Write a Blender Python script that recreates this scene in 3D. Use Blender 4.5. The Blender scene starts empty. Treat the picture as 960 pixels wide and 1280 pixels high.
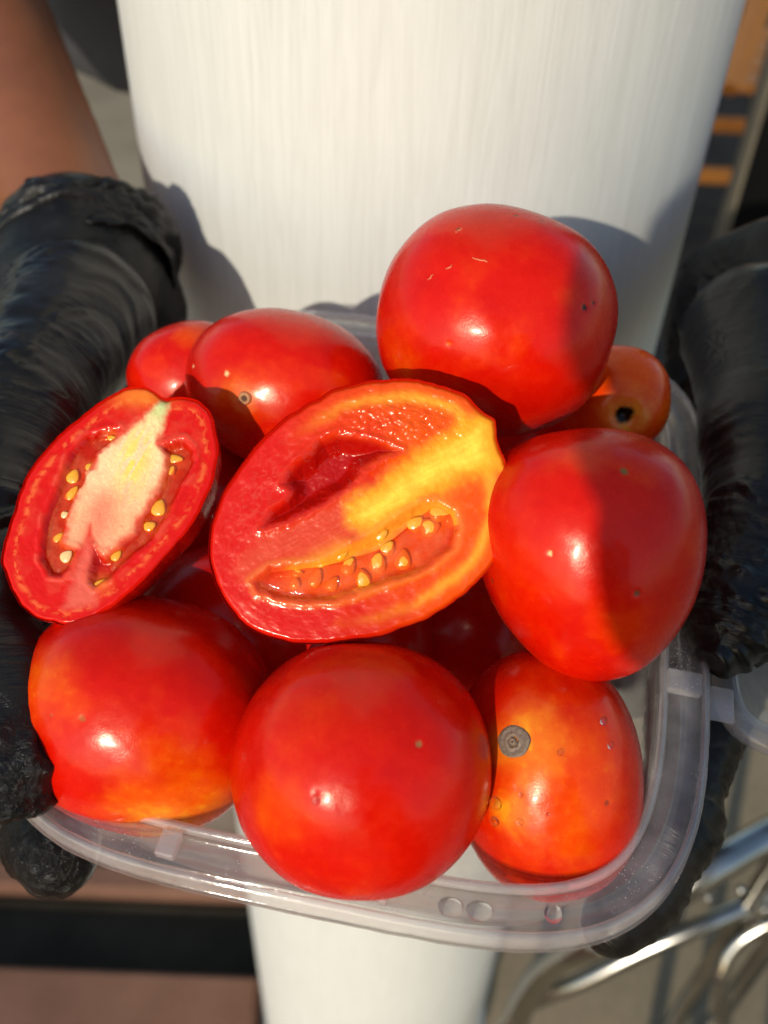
import bpy, math
import numpy as np
from mathutils import Matrix, Vector

# ------------------------------------------------------------------ camera, light, exposure
scene = bpy.context.scene
COL = scene.collection
FPX = 1250.0                      # focal length in pixels of the 960x1280 photograph
PIT = math.radians(44)            # the camera looks 44 degrees down
ROLL = math.radians(2.3)
CAM = np.array([0.0, 0.0, 1.30])

def basis(roll):
    r = np.array([1.0, 0, 0]); u = np.array([0, math.sin(PIT), math.cos(PIT)]); b = np.array([0, -math.cos(PIT), math.sin(PIT)])
    c, s = math.cos(roll), math.sin(roll)
    return np.column_stack([c * r + s * u, -s * r + c * u, b])
B = basis(ROLL)                   # camera axes: right, up, towards the viewer
B0 = basis(0.0)
M0 = B @ B0.T

def W(px, py, d):                 # point that shows at a pixel, at a depth along the view axis
    return CAM + B @ np.array([(px - 480) / FPX * d, (640 - py) / FPX * d, -d])
def T0(x, y, z):                  # point given relative to the un-rolled camera
    return CAM + M0 @ np.array([x, y, z])

cam_d = bpy.data.cameras.new('camera'); cam = bpy.data.objects.new('camera', cam_d); COL.objects.link(cam)
mw = Matrix([list(B[i]) + [CAM[i]] for i in range(3)] + [[0, 0, 0, 1]])
cam.matrix_world = mw
cam_d.sensor_fit = 'VERTICAL'; cam_d.sensor_height = 36; cam_d.sensor_width = 27; cam_d.lens = 36 * FPX / 1280
cam_d.clip_start = 0.01; cam_d.clip_end = 400
cam_d.dof.use_dof = True; cam_d.dof.focus_distance = 0.236; cam_d.dof.aperture_fstop = 11.0; cam_d.dof.aperture_blades = 0
scene.camera = cam

SUN_TO = M0 @ np.array([-0.335, -0.85, 0.472]); SUN_TO = SUN_TO / np.linalg.norm(SUN_TO)
elev = math.asin(SUN_TO[2]); azim = math.atan2(SUN_TO[0], SUN_TO[1])
wd = bpy.data.worlds.new('World'); scene.world = wd; wd.use_nodes = True
nt = wd.node_tree; nt.nodes.clear()
sky = nt.nodes.new('ShaderNodeTexSky'); sky.sky_type = 'NISHITA'; sky.sun_disc = False
sky.sun_elevation = elev; sky.sun_rotation = azim; sky.air_density = 1.3; sky.dust_density = 0.8; sky.ozone_density = 2.0
bg = nt.nodes.new('ShaderNodeBackground'); bg.inputs['Strength'].default_value = 0.15
wo = nt.nodes.new('ShaderNodeOutputWorld')
nt.links.new(sky.outputs[0], bg.inputs[0]); nt.links.new(bg.outputs[0], wo.inputs[0])
sd = bpy.data.lights.new('sun', 'SUN'); sd.energy = 2.85; sd.angle = math.radians(0.35); sd.color = (1.0, 0.93, 0.79)
so = bpy.data.objects.new('sun', sd); COL.objects.link(so)
so.rotation_euler = Vector(SUN_TO).to_track_quat('Z', 'Y').to_euler()
scene.view_settings.view_transform = 'Standard'; scene.view_settings.look = 'None'
scene.view_settings.gamma = 1; scene.view_settings.use_curve_mapping = False
scene.view_settings.exposure = 0.2
scene.cycles.use_denoising = True
scene.cycles.max_bounces = 10; scene.cycles.transparent_max_bounces = 24; scene.cycles.transmission_bounces = 8
scene.cycles.sample_clamp_indirect = 6

# ------------------------------------------------------------------ helpers
def hash3(ix, iy, iz, seed):
    h = (ix.astype(np.int64) * 374761393 + iy.astype(np.int64) * 668265263 + iz.astype(np.int64) * 2147483647 + seed * 974634777) & 0xffffffff
    h = ((h ^ (h >> 13)) * 1274126177) & 0xffffffff
    h = (h ^ (h >> 16)) & 0xffff
    return h / 65535.0
def vnoise(P, seed=0):            # smooth value noise in 0..1
    P = np.asarray(P, float); i = np.floor(P); f = P - i; f = f * f * f * (f * (f * 6 - 15) + 10)
    i = i.astype(np.int64); out = 0
    for dx in (0, 1):
        wx = f[..., 0] if dx else 1 - f[..., 0]
        for dy in (0, 1):
            wy = f[..., 1] if dy else 1 - f[..., 1]
            for dz in (0, 1):
                wz = f[..., 2] if dz else 1 - f[..., 2]
                out = out + wx * wy * wz * hash3(i[..., 0] + dx, i[..., 1] + dy, i[..., 2] + dz, seed)
    return out
def fbm(P, oct=4, seed=0):
    a, s, t = 0.5, 0.0, 0.0
    for k in range(oct):
        s = s + a * vnoise(P * 2.03 ** k + 17.3 * k, seed + k); t += a; a *= 0.5
    return s / t
def sstep(a, b, x):
    t = np.clip((x - a) / (b - a), 0, 1); return t * t * (3 - 2 * t)
def lerp(a, b, t):
    t = np.asarray(t)[..., None]; return a * (1 - t) + b * t
def srgb(r, g, b):
    return np.array([((c / 255) / 12.92 if c / 255 <= .04045 else ((c / 255 + .055) / 1.055) ** 2.4) for c in (r, g, b)])

def mesh_obj(name, V, F, mat, parent=None, smooth=True, col=None, origin=None):
    V = np.asarray(V, float)
    if parent is not None: o0 = np.array(parent['org'])
    elif origin is not None: o0 = np.asarray(origin, float)
    else: o0 = np.zeros(3)
    me = bpy.data.meshes.new(name)
    if isinstance(F, np.ndarray):
        n, k = F.shape
        me.vertices.add(len(V)); me.vertices.foreach_set('co', (V - o0).astype(np.float32).ravel())
        me.loops.add(n * k); me.loops.foreach_set('vertex_index', F.astype(np.int32).ravel())
        me.polygons.add(n); me.polygons.foreach_set('loop_start', np.arange(0, n * k, k, dtype=np.int32))
        me.update(calc_edges=True); me.validate()
    else:
        me.from_pydata([tuple(v) for v in (V - o0)], [], F); me.update()
    if smooth: me.polygons.foreach_set('use_smooth', np.ones(len(me.polygons), dtype=bool))
    if col is not None:
        at = me.color_attributes.new('Col', 'FLOAT_COLOR', 'POINT')
        c = np.ones((len(V), 4), np.float32); c[:, :3] = col
        at.data.foreach_set('color', c.ravel())
    me.materials.append(mat)
    ob = bpy.data.objects.new(name, me); COL.objects.link(ob)
    if parent is not None:
        ob.parent = bpy.data.objects[parent['key']] if False else parent['ob']
    else: ob.location = o0
    return ob
def tag(o, label=None, cat=None, group=None, kind=None):
    if label: o['label'] = label
    if cat: o['category'] = cat
    if group: o['group'] = group
    if kind: o['kind'] = kind
    return o
def thing(name, label, cat, org, group=None):
    o = bpy.data.objects.new(name, None); COL.objects.link(o); o.location = org; o.empty_display_size = .01
    tag(o, label, cat, group)
    return {'ob': o, 'org': np.array(org, float)}
def sub(ob, org):                # use a part as a parent of sub-parts (part origin = thing origin)
    return {'ob': ob, 'org': np.array(org, float)}

def box(c, s, bev=0.0):          # box as verts/faces, small bevel by chamfered profile
    c = np.array(c, float); h = np.array(s, float) / 2
    if bev <= 0:
        V = np.array([[x, y, z] for x in (-1, 1) for y in (-1, 1) for z in (-1, 1)]) * h + c
        return V, [(0, 1, 3, 2), (4, 6, 7, 5), (0, 4, 5, 1), (2, 3, 7, 6), (0, 2, 6, 4), (1, 5, 7, 3)]
    V = []; F = []
    for z, i in ((-h[2], bev), (-h[2] + bev, 0), (h[2] - bev, 0), (h[2], bev)):
        x, y = h[0] - i, h[1] - i
        V += [(-x + (bev if i == 0 else 0), -y, z), (x - (bev if i == 0 else 0), -y, z), (x, -y + (bev if i == 0 else 0), z), (x, y - (bev if i == 0 else 0), z),
              (x - (bev if i == 0 else 0), y, z), (-x + (bev if i == 0 else 0), y, z), (-x, y - (bev if i == 0 else 0), z), (-x, -y + (bev if i == 0 else 0), z)]
    for r in range(3):
        for k in range(8):
            F.append((r * 8 + k, r * 8 + (k + 1) % 8, r * 8 + 8 + (k + 1) % 8, r * 8 + 8 + k))
    F.append(tuple(range(7, -1, -1))); F.append(tuple(range(24, 32)))
    return np.array(V) + c, F

def ico(sub_):
    t = (1 + 5 ** .5) / 2
    V = np.array([(-1, t, 0), (1, t, 0), (-1, -t, 0), (1, -t, 0), (0, -1, t), (0, 1, t), (0, -1, -t), (0, 1, -t), (t, 0, -1), (t, 0, 1), (-t, 0, -1), (-t, 0, 1)], float)
    F = np.array([(0, 11, 5), (0, 5, 1), (0, 1, 7), (0, 7, 10), (0, 10, 11), (1, 5, 9), (5, 11, 4), (11, 10, 2), (10, 7, 6), (7, 1, 8), (3, 9, 4), (3, 4, 2), (3, 2, 6), (3, 6, 8), (3, 8, 9), (4, 9, 5), (2, 4, 11), (6, 2, 10), (8, 6, 7), (9, 8, 1)])
    V /= np.linalg.norm(V, axis=1)[:, None]
    for _ in range(sub_):
        E = np.sort(np.concatenate([F[:, [0, 1]], F[:, [1, 2]], F[:, [2, 0]]]), axis=1)
        U, inv = np.unique(E, axis=0, return_inverse=True); inv = inv.ravel()
        mid = V[U].sum(1); mid /= np.linalg.norm(mid, axis=1)[:, None]
        n = len(F); a, b, c = inv[:n] + len(V), inv[n:2 * n] + len(V), inv[2 * n:] + len(V)
        V = np.concatenate([V, mid])
        F = np.concatenate([np.column_stack([F[:, 0], a, c]), np.column_stack([F[:, 1], b, a]), np.column_stack([F[:, 2], c, b]), np.column_stack([a, b, c])])
    return V, F
ICO = {k: ico(k) for k in (2, 3, 4, 5, 6)}

def tube(path, r, seg=14, closed=False):
    P = np.array(path, float); n = len(P); V = []; 
    R = np.full(n, r) if np.isscalar(r) else np.array(r)
    for i in range(n):
        a = P[(i + 1) % n] if closed else P[min(i + 1, n - 1)]; b = P[i - 1] if closed else P[max(i - 1, 0)]
        t = (a - b) / np.linalg.norm(a - b); up = np.array([0, 0, 1.0]) if abs(t[2]) < .9 else np.array([1.0, 0, 0])
        s = np.cross(t, up); s /= np.linalg.norm(s); q = np.cross(s, t)
        for k in range(seg):
            th = 2 * math.pi * k / seg; V.append(P[i] + R[i] * (math.cos(th) * s + math.sin(th) * q))
    F = []
    for i in range(n if closed else n - 1):
        j = (i + 1) % n
        for k in range(seg):
            F.append((i * seg + k, i * seg + (k + 1) % seg, j * seg + (k + 1) % seg, j * seg + k))
    if not closed: F += [tuple(range(seg)), tuple(range((n - 1) * seg, n * seg))[::-1]]
    return V, F
def spline(pts, m=8, closed=False):     # Catmull-Rom
    P = np.array(pts, float); n = len(P); out = []
    for i in range(n if closed else n - 1):
        p0, p1, p2, p3 = (P[(i - 1) % n], P[i], P[(i + 1) % n], P[(i + 2) % n]) if closed else (P[max(i - 1, 0)], P[i], P[i + 1], P[min(i + 2, n - 1)])
        for k in range(m):
            t = k / m; out.append(.5 * (2 * p1 + (p2 - p0) * t + (2 * p0 - 5 * p1 + 4 * p2 - p3) * t * t + (3 * p1 - p0 - 3 * p2 + p3) * t ** 3))
    if not closed: out.append(P[-1])
    return np.array(out)

# signed distance shapes -> one continuous skin (surface nets)
def seg_d(P, a, b, ra, rb):
    a = np.array(a, float); b = np.array(b, float); ab = b - a
    t = np.clip(((P - a) @ ab) / (ab @ ab), 0, 1)
    return np.linalg.norm(P - a - t[..., None] * ab, axis=-1) - (ra + (rb - ra) * t)
def ell_d(P, c, r, Rm=None):
    q = (P - np.array(c)); q = q @ Rm if Rm is not None else q
    r = np.array(r); k0 = np.linalg.norm(q / r, axis=-1); k1 = np.linalg.norm(q / (r * r), axis=-1)
    return k0 * (k0 - 1) / (k1 + 1e-9)
def smin(a, b, k):
    h = np.clip(.5 + .5 * (b - a) / k, 0, 1); return b * (1 - h) + a * h - k * h * (1 - h)
def nets(f, lo, hi, vox):
    lo = np.array(lo, float); n = np.ceil((np.array(hi) - lo) / vox).astype(int) + 1
    g = [lo[i] + vox * np.arange(n[i]) for i in range(3)]
    D = np.empty(tuple(n))
    for i0 in range(0, n[0], 16):
        X = np.stack(np.meshgrid(g[0][i0:i0 + 16], g[1], g[2], indexing='ij'), -1); D[i0:i0 + 16] = f(X)
    S = D < 0; acc = np.zeros(tuple(n - 1) + (3,)); cnt = np.zeros(tuple(n - 1)); sl = lambda o, m: slice(o, m - 1 + o)
    import itertools
    for ax in range(3):
        ot = [a for a in range(3) if a != ax]
        for o in itertools.product((0, 1), repeat=2):
            off0 = [0, 0, 0]; off0[ot[0]], off0[ot[1]] = o; off1 = list(off0); off1[ax] = 1
            s0 = tuple(slice(off0[a], n[a] - 1 + off0[a]) for a in range(3)); s1 = tuple(slice(off1[a], n[a] - 1 + off1[a]) for a in range(3))
            cr = S[s0] != S[s1]; d0, d1 = D[s0], D[s1]; t = np.where(cr, d0 / np.where(cr, d0 - d1, 1), 0)
            for a in range(3): acc[..., a] += cr * (off0[a] + (t if a == ax else 0))
            cnt += cr
    act = cnt > 0; idx = -np.ones(tuple(n - 1), int); idx[act] = np.arange(act.sum())
    ijk = np.argwhere(act); V = lo + vox * (ijk + acc[act] / cnt[act][:, None]); Fs = []
    for ax in range(3):
        b, c = (ax + 1) % 3, (ax + 2) % 3
        s0 = [slice(1, n[a] - 1) for a in range(3)]; s1 = list(s0); s0[ax] = slice(0, n[ax] - 1); s1[ax] = slice(1, n[ax])
        A, Z = S[tuple(s0)], S[tuple(s1)]; cr = np.argwhere(A != Z); base = cr.copy(); base[:, b] += 1; base[:, c] += 1
        fl = A[tuple(cr.T)]
        q = []
        for db, dc in ((-1, -1), (0, -1), (0, 0), (-1, 0)):
            p = base.copy(); p[:, b] += db; p[:, c] += dc; q.append(idx[tuple(p.T)])
        q = np.column_stack(q); q[~fl] = q[~fl][:, ::-1]; Fs.append(q)
    return V, np.concatenate(Fs)
def vnormals(V, F):
    N = np.zeros_like(V); fn = np.cross(V[F[:, 2]] - V[F[:, 0]], V[F[:, 3 if F.shape[1] > 3 else 1]] - V[F[:, 1 if F.shape[1] > 3 else 0]])
    for k in range(F.shape[1]): np.add.at(N, F[:, k], fn)
    return N / (np.linalg.norm(N, axis=1)[:, None] + 1e-12)

# ------------------------------------------------------------------ materials
def mat_new(name):
    m = bpy.data.materials.new(name); m.use_nodes = True; t = m.node_tree
    return m, t, t.nodes['Principled BSDF'], t.nodes['Material Output']
def nd(t, typ, **kw):
    n = t.nodes.new(typ)
    for k, v in kw.items():
        if k in n.inputs: n.inputs[k].default_value = v
        else: setattr(n, k, v)
    return n
def coords(t, scale=(1, 1, 1), kind='Object'):
    c = nd(t, 'ShaderNodeTexCoord'); m = nd(t, 'ShaderNodeMapping'); m.inputs['Scale'].default_value = scale
    t.links.new(c.outputs[kind], m.inputs['Vector']); return m.outputs[0]
def noise(t, vec, scale, detail=4, rough=.5, dist=0):
    n = nd(t, 'ShaderNodeTexNoise'); n.inputs['Scale'].default_value = scale; n.inputs['Detail'].default_value = detail
    n.inputs['Roughness'].default_value = rough; n.inputs['Distortion'].default_value = dist
    t.links.new(vec, n.inputs['Vector']); return n
def ramp(t, fac, stops):
    r = nd(t, 'ShaderNodeValToRGB'); e = r.color_ramp.elements
    while len(e) < len(stops): e.new(.5)
    for el, (p, c) in zip(e, stops):
        el.position = p; el.color = (*c, 1) if len(c) == 3 else c
    t.links.new(fac, r.inputs[0]); return r
def mixc(t, mode, fac, a, b):
    m = nd(t, 'ShaderNodeMix'); m.data_type = 'RGBA'; m.blend_type = mode
    if isinstance(fac, float): m.inputs[0].default_value = fac
    else: t.links.new(fac, m.inputs[0])
    for s, i in ((a, 6), (b, 7)):
        if isinstance(s, (tuple, list)): m.inputs[i].default_value = (*s, 1) if len(s) == 3 else s
        else: t.links.new(s, m.inputs[i])
    return m.outputs[2]
def bump(t, h, strength, dist, p, prev=None):
    b = nd(t, 'ShaderNodeBump'); b.inputs['Strength'].default_value = strength; b.inputs['Distance'].default_value = dist
    t.links.new(h, b.inputs['Height'])
    if prev: t.links.new(prev.outputs[0], b.inputs['Normal'])
    t.links.new(b.outputs[0], p.inputs['Normal']); return b
def setp(p, **kw):
    for k, v in kw.items(): p.inputs[k.replace('_', ' ')].default_value = v

def m_tomato():
    m, t, p, o = mat_new('tomato_skin')
    a = nd(t, 'ShaderNodeAttribute'); a.attribute_name = 'Col'
    v = coords(t)
    n1 = noise(t, v, 110, 5, .6, .4); n2 = noise(t, v, 420, 3, .6); n3 = noise(t, v, 2600, 2, .5)
    c = mixc(t, 'MULTIPLY', .55, a.outputs['Color'], ramp(t, n1.outputs[0], [(.3, (.90, .6, .6)), (.5, (1, 1, 1)), (.75, (1.08, 3.0, 1.2))]).outputs[0])
    c = mixc(t, 'MULTIPLY', .3, c, ramp(t, n2.outputs[0], [(.35, (.9, .7, .8)), (.7, (1.05, 1.5, 1.2))]).outputs[0])
    t.links.new(c, p.inputs['Base Color'])
    rr = ramp(t, n2.outputs[0], [(.3, (.21,) * 3), (.7, (.31,) * 3)])
    t.links.new(rr.outputs[0], p.inputs['Roughness'])
    setp(p, Specular_IOR_Level=.24, Coat_Weight=.12, Coat_Roughness=.10, Subsurface_Weight=.04, Subsurface_Scale=.004)
    p.inputs['Subsurface Radius'].default_value = (1.0, .25, .08); p.inputs['Specular Tint'].default_value = (1, .84, .68, 1)
    b = bump(t, n3.outputs[0], .12, .0002, p); bump(t, n2.outputs[0], .12, .0004, p, b)
    return m
def m_cut():
    m, t, p, o = mat_new('tomato_flesh')
    a = nd(t, 'ShaderNodeAttribute'); a.attribute_name = 'Col'
    v = coords(t); n1 = noise(t, v, 380, 5, .65, .3); n2 = noise(t, v, 1600, 4, .65)
    c = mixc(t, 'MULTIPLY', .6, a.outputs['Color'], ramp(t, n1.outputs[0], [(.3, (.92, .8, .8)), (.55, (1, 1, 1)), (.78, (1.04, 1.12, 1.12))]).outputs[0])
    t.links.new(c, p.inputs['Base Color'])
    t.links.new(ramp(t, n1.outputs[0], [(.35, (.12,) * 3), (.65, (.28,) * 3)]).outputs[0], p.inputs['Roughness'])
    setp(p, Specular_Tint=(1, .85, .7, 1), Specular_IOR_Level=.3, Subsurface_Weight=.15, Subsurface_Scale=.003, Coat_Weight=.15, Coat_Roughness=.08)
    p.inputs['Subsurface Radius'].default_value = (1.0, .3, .12)
    b = bump(t, n2.outputs[0], .16, .0002, p); bump(t, n1.outputs[0], .10, .0003, p, b)
    return m
def m_plain(name, col, rough=.5, **kw):
    m, t, p, o = mat_new(name); setp(p, Base_Color=(*col, 1), Roughness=rough, **kw)
    v = coords(t); n = noise(t, v, kw.get('_s', 60), 4)
    c = mixc(t, 'MULTIPLY', .5, tuple(col), ramp(t, n.outputs[0], [(.3, (.75,) * 3), (.7, (1.15,) * 3)]).outputs[0])
    t.links.new(c, p.inputs['Base Color']); return m
def m_glove():
    m, t, p, o = mat_new('black_nitrile')
    v = coords(t); n1 = noise(t, v, 45, 4, .6, .5); n2 = noise(t, v, 260, 5, .65, 1.2); n3 = noise(t, v, 1500, 3, .6)
    c = ramp(t, n1.outputs[0], [(.35, (.005, .0045, .004)), (.75, (.014, .012, .010))]); t.links.new(c.outputs[0], p.inputs['Base Color'])
    t.links.new(ramp(t, n1.outputs[0], [(.3, (.34,) * 3), (.7, (.50,) * 3)]).outputs[0], p.inputs['Roughness'])
    setp(p, Specular_IOR_Level=.26)
    a0 = nd(t, 'ShaderNodeAttribute'); a0.attribute_name = 'Col'; sp0 = nd(t, 'ShaderNodeSeparateColor'); t.links.new(a0.outputs['Color'], sp0.inputs[0])
    rg = mixc(t, 'MIX', sp0.outputs[0], ramp(t, n1.outputs[0], [(.3, (.27,) * 3), (.7, (.40,) * 3)]).outputs[0], (.16, .16, .16)); t.links.new(rg, p.inputs['Roughness'])
    a = nd(t, 'ShaderNodeAttribute'); a.attribute_name = 'Col'     # red channel: how crinkled the film is (finger tips)
    mm = nd(t, 'ShaderNodeMath'); mm.operation = 'MULTIPLY'
    t.links.new(n2.outputs[0], mm.inputs[0])
    sp = nd(t, 'ShaderNodeSeparateColor'); t.links.new(a.outputs['Color'], sp.inputs[0]); t.links.new(sp.outputs[0], mm.inputs[1])
    aw = nd(t, 'ShaderNodeAttribute'); aw.attribute_name = 'wr'; mp = nd(t, 'ShaderNodeMapping'); mp.inputs['Scale'].default_value = (1, .22, .22); t.links.new(aw.outputs['Vector'], mp.inputs['Vector'])
    nw = noise(t, mp.outputs[0], 240, 3, .5, .6); rw = ramp(t, nw.outputs[0], [(.36, (0,) * 3), (.47, (.35,) * 3), (.5, (1,) * 3), (.53, (.35,) * 3), (.64, (0,) * 3)])
    npz = noise(t, v, 38, 3); pz = ramp(t, npz.outputs[0], [(.46, (.02,) * 3), (.62, (1,) * 3)]); wm = mixc(t, 'MULTIPLY', 1.0, rw.outputs[0], pz.outputs[0])
    b = bump(t, n3.outputs[0], .15, .0003, p); b = bump(t, wm, .32, .0012, p, b); b = bump(t, mm.outputs[0], .9, .0030, p, b)
    return m
def m_plastic(name, transp, tint=(.95, .945, .935), white=.75, rough=.09, specks=0.0):
    m, t, p, o = mat_new(name)
    t.nodes.remove(p)
    v = coords(t); n = noise(t, v, 90, 4, .6)
    tr = nd(t, 'ShaderNodeBsdfTransparent'); tr.inputs[0].default_value = (*tint, 1)
    df = nd(t, 'ShaderNodeBsdfDiffuse'); df.inputs[0].default_value = (white, white * .93, white * .89, 1)  # warm diffuse tint stands in for red light bounced off the tomatoes
    tl = nd(t, 'ShaderNodeBsdfTranslucent'); tl.inputs[0].default_value = (white, white, white, 1)
    gl = nd(t, 'ShaderNodeBsdfGlossy'); gl.inputs[0].default_value = (1, 1, 1, 1); gl.inputs['Roughness'].default_value = rough
    m1 = nd(t, 'ShaderNodeMixShader'); m1.inputs[0].default_value = .45
    t.links.new(df.outputs[0], m1.inputs[1]); t.links.new(tl.outputs[0], m1.inputs[2])
    m2 = nd(t, 'ShaderNodeMixShader'); t.links.new(m1.outputs[0], m2.inputs[1]); t.links.new(tr.outputs[0], m2.inputs[2])
    f = ramp(t, n.outputs[0], [(.3, (transp - .07,) * 3), (.7, (transp + .05,) * 3)]).outputs[0]
    if specks > 0:
        vo = nd(t, 'ShaderNodeTexVoronoi'); vo.inputs['Scale'].default_value = 900; t.links.new(v, vo.inputs['Vector'])
        nn = noise(t, v, 70, 3); r1 = ramp(t, vo.outputs['Distance'], [(.10, (1,) * 3), (.2, (0,) * 3)]); r2 = ramp(t, nn.outputs[0], [(.52, (0,) * 3), (.6, (specks,) * 3)])
        mu = mixc(t, 'MULTIPLY', 1.0, r1.outputs[0], r2.outputs[0]); f = mixc(t, 'SUBTRACT', 1.0, f, mu)
    t.links.new(f, m2.inputs[0])
    lw = nd(t, 'ShaderNodeLayerWeight'); lw.inputs[0].default_value = .5
    fr = ramp(t, lw.outputs['Facing'], [(.0, (.035,) * 3), (.55, (.06,) * 3), (.8, (.18,) * 3), (1, (.7,) * 3)])
    m3 = nd(t, 'ShaderNodeMixShader'); t.links.new(fr.outputs[0], m3.inputs[0]); t.links.new(m2.outputs[0], m3.inputs[1]); t.links.new(gl.outputs[0], m3.inputs[2])
    b = nd(t, 'ShaderNodeBump'); b.inputs['Strength'].default_value = .15; b.inputs['Distance'].default_value = .001
    t.links.new(n.outputs[0], b.inputs['Height'])
    for s in (gl, lw): t.links.new(b.outputs[0], s.inputs['Normal'])
    t.links.new(m3.outputs[0], o.inputs[0]); return m
def m_glass(name, col=(1, 1, 1), rough=0.02, ior=1.33, mixt=.35):
    m, t, p, o = mat_new(name); setp(p, Base_Color=(*col, 1), Roughness=rough, IOR=ior, Transmission_Weight=1.0)
    tr = nd(t, 'ShaderNodeBsdfTransparent'); tr.inputs[0].default_value = (*col, 1)
    mx = nd(t, 'ShaderNodeMixShader'); mx.inputs[0].default_value = mixt
    n = noise(t, coords(t), 500, 3); bump(t, n.outputs[0], .2, .0005, p)
    t.links.new(p.outputs[0], mx.inputs[1]); t.links.new(tr.outputs[0], mx.inputs[2]); t.links.new(mx.outputs[0], o.inputs[0]); return m
def m_column():
    m, t, p, o = mat_new('brushed_white_paint')
    v1 = coords(t, (1, 1, .045)); n1 = noise(t, v1, 300, 7, .68, 1.6); v2 = coords(t, (1, 1, .1)); n2 = noise(t, v2, 40, 4, .6)
    n3 = noise(t, coords(t), 9, 5)
    c = ramp(t, n1.outputs[0], [(.3, (.60, .59, .54)), (.55, (.67, .66, .61)), (.8, (.73, .72, .67))])
    c = mixc(t, 'MULTIPLY', .35, c.outputs[0], ramp(t, n3.outputs[0], [(.3, (.86, .86, .83)), (.7, (1, 1, 1))]).outputs[0])
    t.links.new(c, p.inputs['Base Color']); setp(p, Roughness=.48, Specular_IOR_Level=.35)
    b = bump(t, n1.outputs[0], .3, .0009, p); bump(t, n2.outputs[0], .3, .0015, p, b); return m
def m_ground(name, cols, scale=3, rough=.85, bmp=.3):
    m, t, p, o = mat_new(name); v = coords(t); n1 = noise(t, v, scale, 6, .6); n2 = noise(t, v, scale * 30, 5, .7)
    c = ramp(t, n1.outputs[0], [(.3, cols[0]), (.7, cols[1])])
    c = mixc(t, 'MULTIPLY', .6, c.outputs[0], ramp(t, n2.outputs[0], [(.3, (.7,) * 3), (.7, (1.2,) * 3)]).outputs[0])
    t.links.new(c, p.inputs['Base Color']); setp(p, Roughness=rough, Specular_IOR_Level=.15); bump(t, n2.outputs[0], bmp, .003, p); return m
def m_skin():
    m, t, p, o = mat_new('brown_skin'); v = coords(t); n1 = noise(t, v, 18, 5, .6); n2 = noise(t, v, 500, 3)
    c = ramp(t, n1.outputs[0], [(.3, (.150, .044, .012)), (.7, (.24, .074, .022))]); t.links.new(c.outputs[0], p.inputs['Base Color'])
    setp(p, Roughness=.5, Subsurface_Weight=.08, Subsurface_Scale=.01); bump(t, n2.outputs[0], .2, .0008, p); return m

M_TOM = m_tomato(); M_CUT = m_cut(); M_GLV = m_glove(); M_SKIN = m_skin(); M_COLUMN = m_column()
M_TUB = m_plastic('clear_tub_plastic', .88, white=.85); M_RIM = m_plastic('frosted_rim_plastic', .88, white=.85, specks=.6); M_LID = m_plastic('clear_lid_plastic', .80)
M_RIMW = m_plastic('milky_rim_edge', .77, white=.88)
M_WATER = m_glass('water', (1, 1, 1), .01, 1.33, .12)
def m_gel():
    m, t, p, o = mat_new('tomato_gel'); v = coords(t); n = noise(t, v, 260, 4, .6)
    c = ramp(t, n.outputs[0], [(.35, (.72, .07, .02)), (.7, (.85, .22, .08))]); t.links.new(c.outputs[0], p.inputs['Base Color'])
    setp(p, Roughness=.07, Specular_IOR_Level=.7)
    tr = nd(t, 'ShaderNodeBsdfTransparent'); tr.inputs[0].default_value = (1.0, .62, .40, 1)
    mx = nd(t, 'ShaderNodeMixShader'); t.links.new(ramp(t, n.outputs[0], [(.3, (.86,) * 3), (.7, (.70,) * 3)]).outputs[0], mx.inputs[0])
    bump(t, n.outputs[0], .25, .0008, p)
    t.links.new(p.outputs[0], mx.inputs[1]); t.links.new(tr.outputs[0], mx.inputs[2]); t.links.new(mx.outputs[0], o.inputs[0]); return m
M_GEL = m_gel()
M_SEED = m_plain('seed_coat', (.88, .36, .015), .28, Subsurface_Weight=.3, Subsurface_Scale=.002, Coat_Weight=.5, Coat_Roughness=.06)
M_SEEDP = m_plain('pale_seed_coat', (.85, .55, .22), .3, Coat_Weight=.5, Coat_Roughness=.08)
M_CLOTH = m_plain('dark_grey_cloth', (.035, .034, .036), .9); M_TROUSER = m_plain('black_cloth', (.012, .012, .013), .9); M_HAIR = m_plain('black_hair', (.01, .009, .008), .6)
M_CHROME = m_plain('steel_tube', (.40, .38, .34), .22, Metallic=1.0)
M_ORANGE = m_plain('orange_wood', (.75, .24, .03), .55); M_BLACK = m_plain('black_board', (.004, .004, .004), .9, Specular_IOR_Level=.1); M_TRIM = m_plain('pale_trim', (.16, .13, .09), .6)
M_SCAR = None
def m_attr(name, rough=.6, **kw):
    m, t, p, o = mat_new(name); a = nd(t, 'ShaderNodeAttribute'); a.attribute_name = 'Col'
    v = coords(t); n = noise(t, v, 1500, 4, .6); c = mixc(t, 'MULTIPLY', .7, a.outputs['Color'], ramp(t, n.outputs[0], [(.3, (.65,) * 3), (.7, (1.25,) * 3)]).outputs[0])
    t.links.new(c, p.inputs['Base Color']); setp(p, Roughness=rough, **kw); bump(t, n.outputs[0], .5, .0006, p); return m
M_SCAR = m_attr('corky_scar')

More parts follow.
